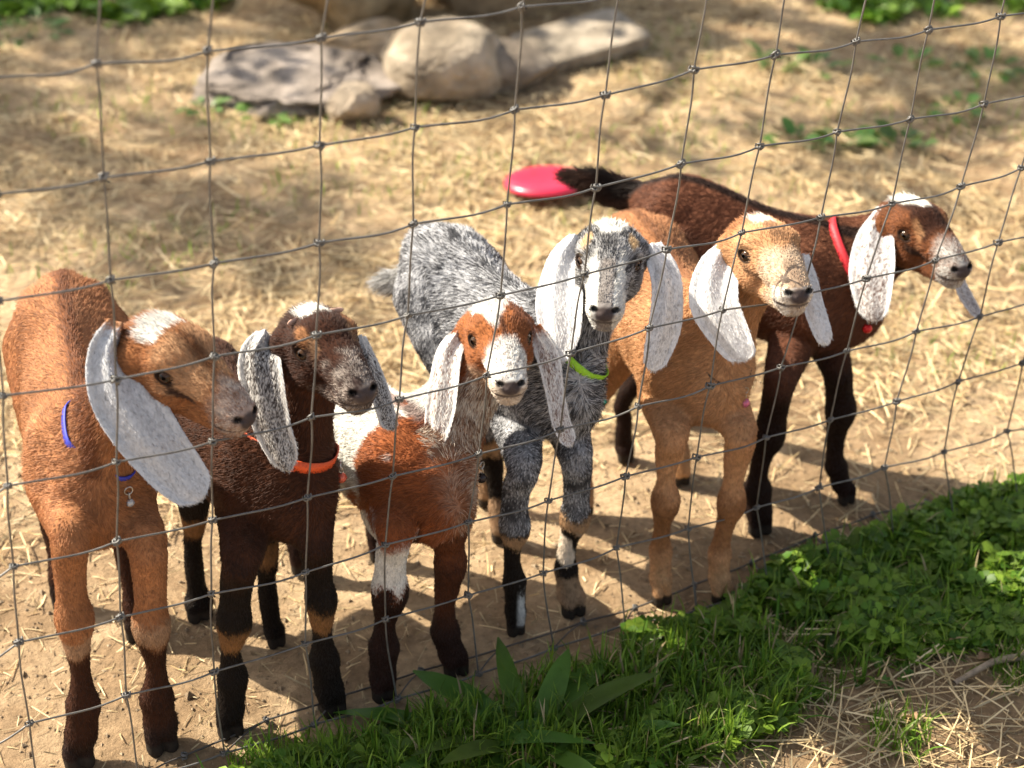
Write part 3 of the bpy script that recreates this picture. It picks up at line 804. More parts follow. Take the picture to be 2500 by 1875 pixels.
    wz = np.where(V[F[:, 0], 2] < .016, 0, 1.0) * np.where(headw[F[:, 0]] > .5, 1.7, 1.0) * np.where(legw[F[:, 0]] > .6, 1.3, 1.0)
    q = lh(V[F[:, 0]]); bare = (np.sqrt((q[:, 0]) ** 2 + (q[:, 1] - .105) ** 2 + (q[:, 2] + .0315) ** 2) < .0105) & (headw[F[:, 0]] > .4)
    for (ec, enw, tv, bv) in eyes:
        d = V[F[:, 0]] - (ec + enw * .005 * s); bare |= np.sqrt((d @ tv / 1.25) ** 2 + (d @ bv * 1.3) ** 2 + (d @ enw) ** 2) < .0088 * s
    wz = wz * ~bare
    fi, wt = scatter(V, F, 340000 * FD, wz)
    I = F[fi]; ip = lambda X: (X[I] * wt.reshape(wt.shape + (1,) * (X.ndim - 1))).sum(1)
    Pr, Dr, Nr, hw, lw = ip(V), ip(dirs), ip(N), ip(headw), ip(legw); Nr /= np.linalg.norm(Nr, axis=1)[:, None] + 1e-9
    lb = lab[I[:, 0]]; tw = tailw[I[:, 0]]
    cl = colour(Pr, hw, lw, tw, lb, True)
    q = lh(Pr)
    Ln = g.get('len', .0080) * np.ones(len(Pr)); Ln = Ln * (1 - hw) + .0050 * hw; Ln = Ln * (1 - lw) + .0040 * lw
    Ln = np.where(tw > .5, .020, Ln)
    poll = np.exp(-((q[:, 1] + .008) ** 2 + q[:, 0] ** 2 * .6) / .022 ** 2) * (q[:, 2] > .02) * (hw > .3)
    Ln = Ln + poll * .009
    face = sstep(.05, .09, q[:, 1]) * hw; Ln = Ln * (1 - .35 * face)
    Ln = Ln * r_.uniform(.6, 1.25, len(Ln)) * np.clip((Pr[:, 2] - .008) / .02, .3, 1)
    # clumping of the direction gives locks
    cn = np.stack([fbm(Pr, 90, sd__, 2) - .5 for sd__ in (1, 2, 3)], 1) * .55
    sw = np.stack([vnoise(Pr, 22, sd__) - .5 for sd__ in (4, 5, 6)], 1) * .6
    Dn = Dr / (np.linalg.norm(Dr, axis=1)[:, None] + 1e-9) + (cn + sw) * (1 - hw * .5)[:, None]
    rad = np.where(hw > .5, .00024, .00027) * (1 + .2 * tw)
    fur_curves('fur', root, Pr, Dn, Nr, Ln, rad, cl, lift=.30, jit=.15)
    for e, (EV, EF, ET, u, v, side) in ears:
        fi, wt = scatter(EV, EF, 330000 * FD, np.ones(len(EF)))
        I = EF[fi]; ip = lambda X: (X[I] * wt.reshape(wt.shape + (1,) * (X.ndim - 1))).sum(1)
        EN = vnormals(EV, EF); ET2 = np.concatenate([ET, ET])
        Pr, Nr, Dr, uu, vv = ip(EV), ip(EN), ip(ET2), ip(u), ip(v); sdv = side[I[:, 0]]
        Nr /= np.linalg.norm(Nr, axis=1)[:, None] + 1e-9
        cl = g['earcol'](Pr, uu, vv, sdv, e, ctx, True)
        Ln = .0042 * r_.uniform(.5, 1.2, len(Pr))
        fur_curves('ear_fur', root, Pr, Dr, Nr, Ln, np.full(len(Pr), .00019), cl, lift=.28, jit=.2)
    print('goat', g['seed'], len(V), time.time() - T0)
    return dict(root=root, T=T, h=h, V=V, F=F, wi=wi, md=md, occ=occ, ax=ax, sx=sx, O=O, f=f, up=up, sd=sd_, s=s, dep=dep)


# ------------------------------------------------------------------ coats
WHITE = np.array([.66, .64, .59]); BLACK = np.array([.017, .012, .009])
def poll_white(c, q, hw, P, w=.020, y0=-.004, ly=.014, seed=0, z0=.022):
    n = (vnoise(P, 160, seed) - .5) * .006
    k = sstep(w + .003, w - .003, np.abs(q[:, 0]) + n) * sstep(ly + .003, ly - .003, np.abs(q[:, 1] - y0) + n) * (q[:, 2] > z0) * (hw > .25)
    return mixc(c, WHITE, k)
def rnd(P, ctx): return ctx['r'].random(len(P))
def pepper(P, base, light, frac, ctx, fine, seed=0, sc=120):
    """coat of mixed dark and light hairs: single strands when fine, an average below"""
    n = fbm(P, sc, seed, 3)
    pr = np.clip(frac + (n - .5) * 1.4, 0, 1)
    if fine:
        k = (rnd(P, ctx) < pr).astype(float)
    else: k = pr
    return mixc(base, light, k)
def legs_dark(c, P, lw, dark, zt, ring=None, zr=(.112, .128), seed=0):
    n = (fbm(P, 60, seed, 2) - .5) * .03 + rng.normal(0, .0035, len(P))
    sf = .012 if zt < .2 else .04; k = sstep(zt + sf, zt - sf, P[:, 2] + n) * (lw > .25)
    c = mixc(c, dark, k)
    if ring is not None:
        k = sstep(zr[0] - .006, zr[0] + .003, P[:, 2] + n * .6) * sstep(zr[1] + .006, zr[1] - .003, P[:, 2] + n * .6) * (lw > .25)
        c = mixc(c, ring, k)
    return c

def col1(P, hw, lw, tw, lab, ctx, fine):
    n = fbm(P, 16, 1, 3)
    c = mixc((.28, .115, .045), (.42, .20, .095), n)
    t = ctx['tb'](P)
    k = sstep(.016, .004, np.abs(t[:, 0])) * (P[:, 2] > .36) * (hw < .3); c = mixc(c, (.13, .045, .02), k * .8)   # stripe along the back
    c = mixc(c, (.46, .25, .15), sstep(.30, .20, P[:, 2]) * (lw < .5) * .7)
    c = legs_dark(c, P, lw, np.array([.05, .020, .011]), .158, np.array([.36, .22, .13]), (.160, .184), 3)
    c = mixc(c, (.02, .014, .012), sstep(.05, .03, P[:, 2]) * (lw > .3) * .7)
    q = ctx['lh'](P); h = sstep(.3, .6, hw)
    hc = mixc((.24, .085, .030), (.36, .16, .065), n)
    hc = mixc(hc, (.44, .25, .13), sstep(.018, .010, np.abs(np.abs(q[:, 0]) - .017)) * sstep(.015, .03, q[:, 1]) * sstep(.085, .07, q[:, 1]) * (q[:, 2] > -.015))
    hc = mixc(hc, (.13, .06, .03), sstep(.012, .003, np.abs(q[:, 0])) * sstep(.02, .035, q[:, 1]) * sstep(.10, .08, q[:, 1]) * .7)
    hc = mixc(hc, (.06, .03, .02), sstep(.007, .002, np.abs(q[:, 2] + .006 + (q[:, 1] - .035) * .5)) * sstep(.036, .042, q[:, 1]) * sstep(.072, .06, q[:, 1]) * (np.abs(q[:, 0]) > .012))
    mz = pepper(P, np.array([.20, .12, .085]), np.array([.50, .45, .40]), .55, ctx, fine, 5, 80)
    k = .75 * sstep(.072, .094, q[:, 1] + (vnoise(P, 90, 8) - .5) * .02)
    hc = hc * (1 - k[:, None]) + mz * k[:, None]
    c = c * (1 - h[:, None]) + hc * h[:, None]
    return poll_white(c, q, hw, P, .021, .004, .013, 3, .024)
def col2(P, hw, lw, tw, lab, ctx, fine):
    n = fbm(P, 14, 11, 3)
    c = mixc((.052, .021, .012), (.098, .038, .019), n)
    c = legs_dark(c, P, lw, BLACK * .9, .245, np.array([.25, .125, .050]), (.124, .153), 13)
    q = ctx['lh'](P); h = sstep(.3, .6, hw)
    hc = mixc((.034, .014, .009), (.062, .025, .014), n)
    # pale brow and cheek dashes, tan spots
    hc = mixc(hc, (.34, .16, .07), sstep(.006, .003, np.hypot(np.abs(q[:, 0]) - .023, (q[:, 1] - .034) * .45)) * (q[:, 2] > .006) * .8)
    hc = mixc(hc, (.30, .17, .09), sstep(.0045, .002, np.hypot(np.abs(q[:, 0]) - .0185, 0 * q[:, 1])) * sstep(.04, .046, q[:, 1]) * sstep(.062, .05, q[:, 1]) * (q[:, 2] > -.01) * .7)
    mz = pepper(P, np.array([.055, .035, .03]), np.array([.40, .34, .29]), .34, ctx, fine, 15, 130)
    k = sstep(.066, .084, q[:, 1] + (vnoise(P, 90, 18) - .5) * .025)
    k = np.maximum(k, sstep(-.026, -.034, q[:, 2]) * sstep(.03, .05, q[:, 1]) * .6)
    hc = hc * (1 - k[:, None]) + mz * k[:, None]
    c = c * (1 - h[:, None]) + hc * h[:, None]
    return poll_white(c, q, hw, P, .013, .004, .013, 13, .024)
def col3(P, hw, lw, tw, lab, ctx, fine):
    n = fbm(P, 14, 21, 3); t = ctx['tb'](P)
    c = mixc((.20, .058, .020), (.32, .105, .038), n)
    w = t[:, 1] + (fbm(P, 30, 23, 3) - .5) * .5 + (P[:, 2] - .27) * -1.4
    k = sstep(.82, .74, w) * (lw < .6) * (hw < .4)
    c = mixc(c, WHITE, k)
    kd = sstep(.012, .004, np.abs(t[:, 0])) * (P[:, 2] > .30) * (hw < .3); c = mixc(c, (.14, .05, .03), kd * .7)
    # brisket: mixed tan and cream hair
    bk = .7 * sstep(1.05, 1.18, t[:, 1]) * (lw < .5) * (hw < .4) * sstep(-.03, .02, -t[:, 0])
    pk = pepper(P, np.array([.20, .09, .045]), np.array([.62, .52, .40]), .45, ctx, fine, 25, 60)
    c = c * (1 - bk[:, None]) + pk * bk[:, None]
    side = t[:, 0] - ctx['mid']
    leg = lw > .25
    kw = leg & (side > .0)
    n2 = (fbm(P, 60, 24, 2) - .5) * .034 + rng.normal(0, .0035, len(P))
    c = mixc(c, WHITE, kw * sstep(.164, .172, P[:, 2] + n2) * sstep(.232, .212, P[:, 2] + n2) * sstep(.4, .6, lw))
    c = mixc(c, (.030, .014, .010), leg * sstep(.170, .160, P[:, 2] + n2))
    c = mixc(c, (.085, .030, .014), leg * (side <= .0) * sstep(.06, .1, P[:, 2]) * .8)
    q = ctx['lh'](P); h = sstep(.3, .6, hw); nn = (fbm(P, 75, 27, 2) - .5) * .018
    hc = mixc((.24, .075, .024), (.36, .14, .050), n)
    hc = mixc(hc, (.10, .035, .018), sstep(.008, .016, -q[:, 0] + nn) * sstep(.06, .03, q[:, 1]) * .65 * (q[:, 2] > 0))
    blz = sstep(.0195, .0145, np.abs(q[:, 0] - .006) + nn * .6 + np.clip(q[:, 1] - .01, 0, 1) * .42) * (q[:, 2] > .0)
    blz = blz * sstep(.058, .046, q[:, 1] + nn)
    hc = mixc(hc, WHITE, blz)
    strp = sstep(.0035, .0015, np.abs(q[:, 0] + .001 + nn * .2)) * sstep(.032, .04, q[:, 1]) * sstep(.068, .058, q[:, 1]); hc = mixc(hc, (.07, .03, .02), strp * .6)
    mz = sstep(.060, .070, q[:, 1] + nn) ; hc = mixc(hc, WHITE * .97, mz)
    spk = mz * (fbm(P, 380, 29, 2) > .60); hc = mixc(hc, (.16, .10, .08), spk * .5)
    ch = sstep(-.022, -.032, q[:, 2] + nn) ; hc = mixc(hc, (.55, .42, .30), ch * .6)
    c = c * (1 - h[:, None]) + hc * h[:, None]
    nk = (lab == NECK) & (t[:, 0] < .012) & (t[:, 1] > 1.0) if not fine else (t[:, 1] > 1.02) & (t[:, 0] < .012) & (hw < .3) & (P[:, 2] > .30)
    c[nk] = pepper(P[nk], np.array([.20, .10, .055]), np.array([.66, .58, .47]), .5, ctx, fine, 26, 70) if nk.any() else c[nk]
    return c
def col4(P, hw, lw, tw, lab, ctx, fine):
    t = ctx['tb'](P)
    fr = .42 + .12 * (P[:, 2] - .3) * 4
    n = fbm(P, 55, 31, 3)
    pr = np.clip(fr + (n - .5) * .9 - .10 * sstep(.30, .20, P[:, 2]) - .25 * sstep(.012, .003, np.abs(t[:, 0])) * (P[:, 2] > .36) * (hw < .3), 0.04, 1)
    k = (rnd(P, ctx) < pr).astype(float) if fine else pr
    c = mixc((.045, .045, .050), (.56, .56, .57), k)
    c = mixc(c, WHITE * .9, tw * (.6 if fine else .5) * sstep(.2, .8, rnd(P, ctx) + .2))
    n2 = (fbm(P, 55, 34, 2) - .5) * .03 + rng.normal(0, .003, len(P)); leg = lw > .25; z = P[:, 2] + n2
    c = mixc(c, BLACK, leg * sstep(.164, .154, z))
    c = mixc(c, (.42, .26, .14), leg * sstep(.156, .150, z) * sstep(.128, .134, z))
    right = t[:, 0] < ctx['mid']
    c = mixc(c, (.68, .58, .46), leg * right * sstep(.134, .128, z) * sstep(.083, .089, z) * sstep(.5, .4, vnoise(P, 45, 91)))
    c = mixc(c, (.34, .22, .13), leg * right * sstep(.064, .056, z) * sstep(.012, .02, z))
    st = sstep(.008, .003, np.abs(t[:, 0] - ctx['lx'][0] + .004)) * (~right)
    c = mixc(c, WHITE * .9, leg * st * sstep(.075, .065, z) * sstep(.008, .02, z))
    q = ctx['lh'](P); h = sstep(.3, .6, hw); nn = (fbm(P, 75, 37, 2) - .5) * .016
    pr = np.clip(.40 + (fbm(P, 110, 38, 3) - .5) * 1.6, 0, 1); k = (rnd(P, ctx) < pr) * 1.0 if fine else pr
    hc = mixc((.035, .034, .036), (.42, .41, .40), k)
    ax_ = np.abs(q[:, 0])
    brow = sstep(.0065, .004, np.hypot(ax_ - .0215 + nn * .3, (q[:, 1] - .028) * .42)) * (q[:, 2] > .002); hc = mixc(hc, (.55, .38, .20), brow * .9)
    fc = sstep(.012, .006, ax_ + nn) * sstep(.012, .02, q[:, 1]) * sstep(.055, .04, q[:, 1]) * (q[:, 2] > 0); hc = mixc(hc, (.04, .038, .04), fc * .6)
    stp = sstep(.0050, .0028, np.abs(ax_ - .0135 + nn * .5)) * sstep(.046, .056, q[:, 1] + nn); hc = mixc(hc, WHITE, stp * .85)
    ctr = sstep(.008, .005, ax_ + nn * .3) * sstep(.055, .065, q[:, 1]); hc = mixc(hc, (.30, .26, .23), ctr * .65)
    mz = sstep(.078, .086, q[:, 1]) * (ax_ > .007); hc = mixc(hc, WHITE * .95, mz)
    ck = sstep(-.004, -.016, q[:, 2]) * sstep(.05, .03, q[:, 1]); hc = mixc(hc, (.36, .34, .32), ck * .45)
    c = c * (1 - h[:, None]) + hc * h[:, None]
    wt = sstep(.0175, .0135, np.abs(q[:, 0]) + nn * .7 + np.clip(q[:, 1], 0, 1) * .35) * (q[:, 2] > .018) * sstep(.034, .026, q[:, 1] + nn) * (q[:, 1] > -.025) * (hw > .25)
    return mixc(c, WHITE, wt)
def col5(P, hw, lw, tw, lab, ctx, fine):
    n = fbm(P, 16, 41, 3); t = ctx['tb'](P)
    c = mixc((.40, .195, .085), (.56, .32, .165), n)
    c = mixc(c, (.34, .15, .065), sstep(.33, .40, P[:, 2]) * (hw < .3) * sstep(.9, .5, t[:, 1]) * .8)
    kd = sstep(.010, .004, np.abs(t[:, 0])) * (P[:, 2] > .36) * (hw < .3); c = mixc(c, (.18, .075, .035), kd * .7)
    n2 = (fbm(P, 60, 44, 2) - .5) * .03 + rng.normal(0, .004, len(P)); leg = lw > .25; z = P[:, 2] + n2
    c = mixc(c, (.26, .115, .045), leg * sstep(.175, .155, z) * sstep(.075, .095, z) * .8)
    c = mixc(c, (.52, .30, .15), leg * sstep(.055, .045, z))
    q = ctx['lh'](P); h = sstep(.3, .6, hw); nn = (fbm(P, 75, 47, 2) - .5) * .014; ax_ = np.abs(q[:, 0])
    hc = mixc((.42, .205, .090), (.56, .33, .17), n)
    hc = mixc(hc, (.34, .14, .055), sstep(.012, .0, q[:, 1]) * sstep(.012, .02, q[:, 2] + nn) * .8)
    hc = mixc(hc, (.22, .12, .065), sstep(.0085, .004, ax_ + nn) * sstep(.018, .028, q[:, 1]) * sstep(.056, .046, q[:, 1]) * .7)
    mz = sstep(.058, .072, q[:, 1] + nn * .8 + ax_ * .4); hc = mixc(hc, (.56, .42, .29), mz); hc = mixc(hc, (.66, .60, .52), sstep(.074, .088, q[:, 1] + nn) * (q[:, 2] < -.022))
    hc = mixc(hc, (.20, .12, .08), sstep(.009, .004, ax_ + nn * .4) * sstep(.072, .085, q[:, 1]) * .45)
    spk = mz * (fbm(P, 420, 49, 2) > .62); hc = mixc(hc, (.25, .15, .10), spk * .45)
    tr = sstep(.004, .0015, np.abs(q[:, 2] + .008 + (q[:, 1] - .035) * .55)) * sstep(.036, .041, q[:, 1]) * sstep(.058, .05, q[:, 1]) * (ax_ > .012); hc = mixc(hc, (.09, .045, .025), tr * .8)
    c = c * (1 - h[:, None]) + hc * h[:, None]
    return poll_white(c, q, hw, P, .010, .010, .013, 43, .022)
def col6(P, hw, lw, tw, lab, ctx, fine):
    n = fbm(P, 12, 51, 3); t = ctx['tb'](P)
    c = mixc((.110, .042, .024), (.185, .078, .042), n)
    kd = sstep(.011, .005, np.abs(t[:, 0])) * (P[:, 2] > .36) * (hw < .3); c = mixc(c, (.015, .011, .010), kd * .9)
    c = mixc(c, BLACK * .8, tw * .8)
    c = mixc(c, (.020, .010, .007), (lw > .25) * sstep(.28, .2, P[:, 2]))
    q = ctx['lh'](P); h = sstep(.3, .6, hw); nn = (fbm(P, 75, 57, 2) - .5) * .014; ax_ = np.abs(q[:, 0])
    hc = mixc((.13, .045, .018), (.21, .080, .032), n)
    hc = mixc(hc, (.030, .013, .009), sstep(.020, .013, ax_ + nn) * sstep(-.03, -.01, q[:, 1]) * sstep(.075, .06, q[:, 1]) * (q[:, 2] > -.01) * .9)
    tr = sstep(.0065, .003, np.abs(q[:, 2] + .008 + (q[:, 1] - .035) * .55)) * sstep(.036, .041, q[:, 1]) * sstep(.07, .06, q[:, 1]) * (ax_ > .012); hc = mixc(hc, (.03, .016, .011), tr * .9)
    hc = mixc(hc, (.45, .25, .12), sstep(.0045, .002, np.abs(ax_ - .0185)) * sstep(.040, .046, q[:, 1]) * sstep(.062, .055, q[:, 1]) * (q[:, 2] > -.012) * .5)
    mz = pepper(P, np.array([.20, .13, .10]), WHITE * .8, .50, ctx, fine, 55, 90); k = sstep(.068, .088, q[:, 1] + nn) * sstep(.028, .018, ax_ - (q[:, 1] - .06) * .5)
    hc = hc * (1 - k[:, None]) + mz * k[:, None]
    c = c * (1 - h[:, None]) + hc * h[:, None]
    k = sstep(.019, .014, np.abs(q[:, 0] + .004) + nn * .6 + np.clip(q[:, 1] - .012, 0, 1) * .5) * (q[:, 2] > .012) * sstep(.036, .03, q[:, 1]) * (q[:, 1] > -.02) * (hw > .25)
    return mixc(c, WHITE, k)

def earfun(base, dark, amt, rim=.88, root=None, seed=0, sc=260, tipw=0.):
    def fn(P, u, v, side, e, ctx, fine):
        Q = np.stack([u * 46, v * 16 + side * 3, u * 0], 1)
        n = fbm(Q, 2.4 * sc / 260, seed, 3); n2 = fbm(P, 34, seed + 4, 2)
        a = e.get('amt', amt)
        pr = np.clip(a - .04 + (n - .5) * (3.6 * min(1, a * 3 + .15)) + (n2 - .5) * min(.8, a * 2), 0, 1) * sstep(1.05, .70, np.abs(v) / rim) * (1 - tipw * sstep(.8, 1, u))
        pr = pr * sstep(.02, .22, u) if e.get('whiteroot', True) else pr
        k = np.clip(pr * 1.15, 0, 1) if not fine else (rnd(P, ctx) < pr) * 1.0
        c = mixc(base, dark, k)
        if root is not None: c = mixc(c, root, sstep(.10, .02, u + (n - .5) * .12))
        return c
    return fn

def B(hw, z): return None
goats = [
 dict(seed=1, label='tan brown kid goat with blue collar, its head turned sideways, leftmost behind the fence', col=col1,
  earcol=earfun(np.array([.60, .60, .60]), np.array([.17, .15, .145]), .05, root=(.40, .20, .10), seed=61),
  rump=(-.515, 1.735, .340), chest=(-.437, 1.490, .315), w=.99,
  head=dict(c=(392, 862), n=(598, 1022), d=.065, s=1.06, tmin=.015),
  ears=[dict(p=[(290,795,75,.016),(268,860,112,.028),(292,950,158,.034),(345,1040,170,.034),(408,1125,146,.028),(462,1185,110,.024),(494,1218,80,.022)], n=(.45,-.35), cup=.16),
        dict(p=[(500,850,50,-.045),(512,900,60,-.052),(510,960,50,-.056),(505,990,30,-.058)], n=(.6,0))],
  legs=[dict(s=1, p=[(195,1866),(198,1790,42),(203,1722,41),(197,1640,30),(188,1575,36),(181,1508,47),(175,1455,41),(170,1385,45),(170,1300,56)]),
        dict(s=-1, p=[(396,1826),(392,1765,44),(383,1705,41),(382,1632,30),(374,1580,36),(368,1525,46),(368,1475,43),(365,1400,47),(355,1320,56)])],
  hid=[dict(s=-1, hoof=PZ(335,1560)[:2]), dict(s=1, hoof=(-.545, 1.665))]),
 dict(seed=2, label='dark brown kid goat with orange collar and speckled ears, second from the left', col=col2,
  earcol=earfun(np.array([.62, .60, .57]), np.array([.055, .045, .042]), .55, seed=62, sc=420),
  rump=(-.362, 1.700, .288), chest=(-.247, 1.545, .287), w=1.0,
  head=dict(c=(768, 832), n=(886, 962), d=.085, s=1.03),
  ears=[dict(p=[(650,822,60,-.004),(634,875,96,.018),(645,960,106,.026),(665,1040,98,.026),(690,1105,74,.024),(706,1150,40,.022)], n=(-.1,-.2), amt=.55, cup=.16),
        dict(p=[(878,825,36,-.022),(903,890,52,-.010),(925,960,54,-.004),(945,1020,52,-.002),(957,1050,34,-.002)], n=(.7,-.2), amt=.5, cup=.18)],
  legs=[dict(s=1, p=[(563,1792),(562,1730,36),(568,1655,37),(563,1590,29),(566,1560,34),(571,1515,42),(574,1470,41),(578,1420,45),(590,1360,52)]),
        dict(s=-1, p=[(812,1738),(803,1680,37),(792,1610,36),(787,1546,29),(785,1505,34),(783,1460,38),(778,1420,37),(774,1370,42),(765,1310,50)]),
        dict(s=1, hind=True, p=[(488,1508),(486,1470,36),(480,1432,30),(474,1385,30),(470,1320,28),(474,1270,34)]),
        dict(s=-1, hind=True, p=[(675,1576),(668,1540,30),(660,1500,29),(655,1460,31),(650,1400,28),(650,1350,34)])]),
 dict(seed=3, label='small brown and white kid goat with white blaze facing the camera, third from left', col=col3,
  earcol=earfun(np.array([.76, .73, .69]), np.array([.20, .11, .08]), .22, seed=63, sc=240, root=(.26, .09, .035)),
  rump=(-.225, 1.775, .250), chest=(-.095, 1.600, .243), w=.92, h=1.0,
  head=dict(c=(1212, 812), n=(1246, 945), d=.090, s=1.0),
  ears=[dict(p=[(1128,812,44,.0),(1098,862,72,.012),(1084,945,76,.022),(1072,1030,70,.024),(1056,1090,60,.024),(1048,1122,36,.024)], n=(-.4,0)),
        dict(p=[(1300,800,40,-.006),(1334,870,60,.004),(1352,950,54,.010),(1368,1025,50,.012),(1386,1072,40,.012),(1394,1088,22,.012)], n=(.5,0), amt=.32)],
  legs=[dict(s=1, p=[(936,1703),(934,1650,34),(937,1582,37),(940,1520,32),(945,1485,38),(951,1440,45),(952,1400,42),(956,1350,43),(965,1300,48)]),
        dict(s=-1, p=[(1112,1643),(1104,1598,35),(1087,1540,35),(1086,1482,30),(1090,1440,33),(1099,1375,39),(1098,1330,38),(1095,1290,42)])],
  hid=[dict(s=1, hoof=(-.262, 1.745)), dict(s=-1, hoof=(-.165, 1.775))]),
 dict(seed=4, label='grey and black kid goat with green collar facing the camera, fourth from the left', col=col4,
  earcol=earfun(np.array([.78, .77, .76]), np.array([.22, .20, .20]), .06, seed=64, sc=120),
  rump=(-.080, 1.905, .335), chest=(.046, 1.722, .312), w=1.0, len=.0090,
  head=dict(c=(1488, 622), n=(1476, 765), d=.100, s=1.04),
  ears=[dict(p=[(1412,585,50,.0),(1380,640,96,.012),(1368,730,118,.020),(1370,810,104,.022),(1362,862,76,.020),(1358,888,44,.020)], n=(-.4,0), cup=.16, amt=.02),
        dict(p=[(1590,600,50,-.006),(1624,680,86,.004),(1624,780,98,.008),(1602,860,76,.008),(1592,905,56,.008)], n=(.6,-.25), amt=.10, cup=.15)],
  tail=[PY(992,678,1.96), PY(955,688,1.97), PY(930,690,1.975)], tailr=[(.012,.014),(.012,.013),(.006,.007)],
  legs=[dict(s=1, p=[(1258,1547),(1258,1490,30),(1256,1420,32),(1250,1370,25),(1252,1332,27),(1256,1285,37),(1255,1245,36),(1262,1190,38),(1280,1130,46)]),
        dict(s=-1, p=[(1398,1498),(1392,1450,34),(1382,1390,32),(1384,1340,27),(1392,1305,30),(1403,1262,36),(1407,1225,35),(1408,1170,37),(1405,1110,46)])],
  hid=[dict(s=1, hoof=PZ(1222,1320)[:2]), dict(s=-1, hoof=(-.03, 1.90))]),
 dict(seed=5, label='light tan kid goat pushing its nose through the mesh, fifth from the left', col=col5,
  earcol=earfun(np.array([.72, .71, .70]), np.array([.30, .26, .24]), .05, seed=65, sc=260),
  rump=(.160, 1.960, .330), chest=(.226, 1.782, .300), w=1.02, h=1.06,
  head=dict(c=(1852, 608), n=(1948, 722), d=.030, s=1.05),
  ears=[dict(p=[(1782,598,50,-.004),(1752,660,100,.012),(1746,740,124,.020),(1782,815,108,.022),(1812,862,74,.022),(1820,880,44,.022)], n=(-.3,-.1), cup=.15),
        dict(p=[(1958,625,36,-.020),(1975,690,48,-.010),(1986,750,54,-.004),(2006,812,52,-.002),(2018,842,34,-.002)], n=(.5,0), cup=.18)],
  legs=[dict(s=1, p=[(1613,1472),(1613,1410,32),(1613,1345,31),(1616,1300,24),(1618,1268,28),(1624,1222,34),(1626,1170,27),(1630,1110,34),(1640,1060,44)]),
        dict(s=-1, p=[(1757,1469),(1756,1410,31),(1757,1352,31),(1765,1310,25),(1774,1272,29),(1785,1225,33),(1790,1175,30),(1800,1110,36),(1806,1050,44)])],
  hid=[dict(s=1, hoof=(.100, 1.885)), dict(s=-1, hoof=PZ(1660,1180)[:2])]),
 dict(seed=6, label='chocolate brown kid goat with red collar and white crown, rightmost and farthest back', col=col6,
  earcol=earfun(np.array([.70, .68, .66]), np.array([.16, .10, .08]), .34, seed=66, sc=230),
  rump=(.228, 2.062, .334), chest=(.402, 1.962, .302), w=1.05, h=1.12,
  head=dict(c=(2214, 552), n=(2346, 662), d=.095, s=1.02, tmin=.02),
  ears=[dict(p=[(2165,512,50,-.004),(2140,575,92,.014),(2130,660,112,.022),(2132,735,98,.024),(2136,785,50,.022)], n=(-.4,0)),
        dict(p=[(2318,600,26,-.040),(2335,665,34,-.036),(2352,715,36,-.032),(2380,760,30,-.028),(2396,778,16,-.026)], n=(.6,0))],
  tail=[PY(1525,474,2.12), PY(1460,448,2.13), PY(1390,430,2.14)], tailr=[(.014,.020),(.013,.017),(.006,.007)],
  legs=[dict(s=1, p=[(1852,1299),(1852,1245,34),(1850,1195,33),(1852,1160,28),(1860,1115,31),(1878,1058,37),(1890,1000,37),(1905,930,42)]),
        dict(s=-1, p=[(2063,1227),(2055,1185,29),(2042,1140,30),(2038,1105,26),(2042,1060,29),(2051,1000,36),(2048,950,36),(2040,890,42)]),
        dict(s=1, hind=True, p=[(1526,1128),(1524,1095,27),(1522,1060,26),(1525,1020,24),(1530,960,28)])],
  hid=[dict(s=-1, hoof=(.245, 2.115))]),
]
import os
GOATS = [make_goat(g) for g in goats]

# ------------------------------------------------------------------ plants
def leafgreen(n, dark=.0, r_=rng):
    a = r_.random(n)[:, None]; b = r_.random(n)[:, None]
    c = np.array([.070, .165, .014]) * (1 - a) + np.array([.22, .33, .035]) * a
    return c * (.6 + .8 * b)
def inpoly(px, py, poly):
    poly = np.array(poly); n = len(poly); c = np.zeros(len(px), bool); j = n - 1
    for i in range(n):
        xi, yi = poly[i]; xj, yj = poly[j]
        c ^= ((yi > py) != (yj > py)) & (px < (xj - xi) * (py - yi) / (yj - yi + 1e-12) + xi); j = i
    return c
def ground_poly(pts): return [tuple(PZ(x, y)[:2]) for x, y in pts]
def sample(poly, n, r_=rng):
    A = np.array(poly); lo, hi = A.min(0), A.max(0); out = []
    while sum(map(len, out)) < n:
        q = r_.uniform(lo, hi, (n * 2, 2)); out.append(q[inpoly(q[:, 0], q[:, 1], poly)])
    return np.concatenate(out)[:n]
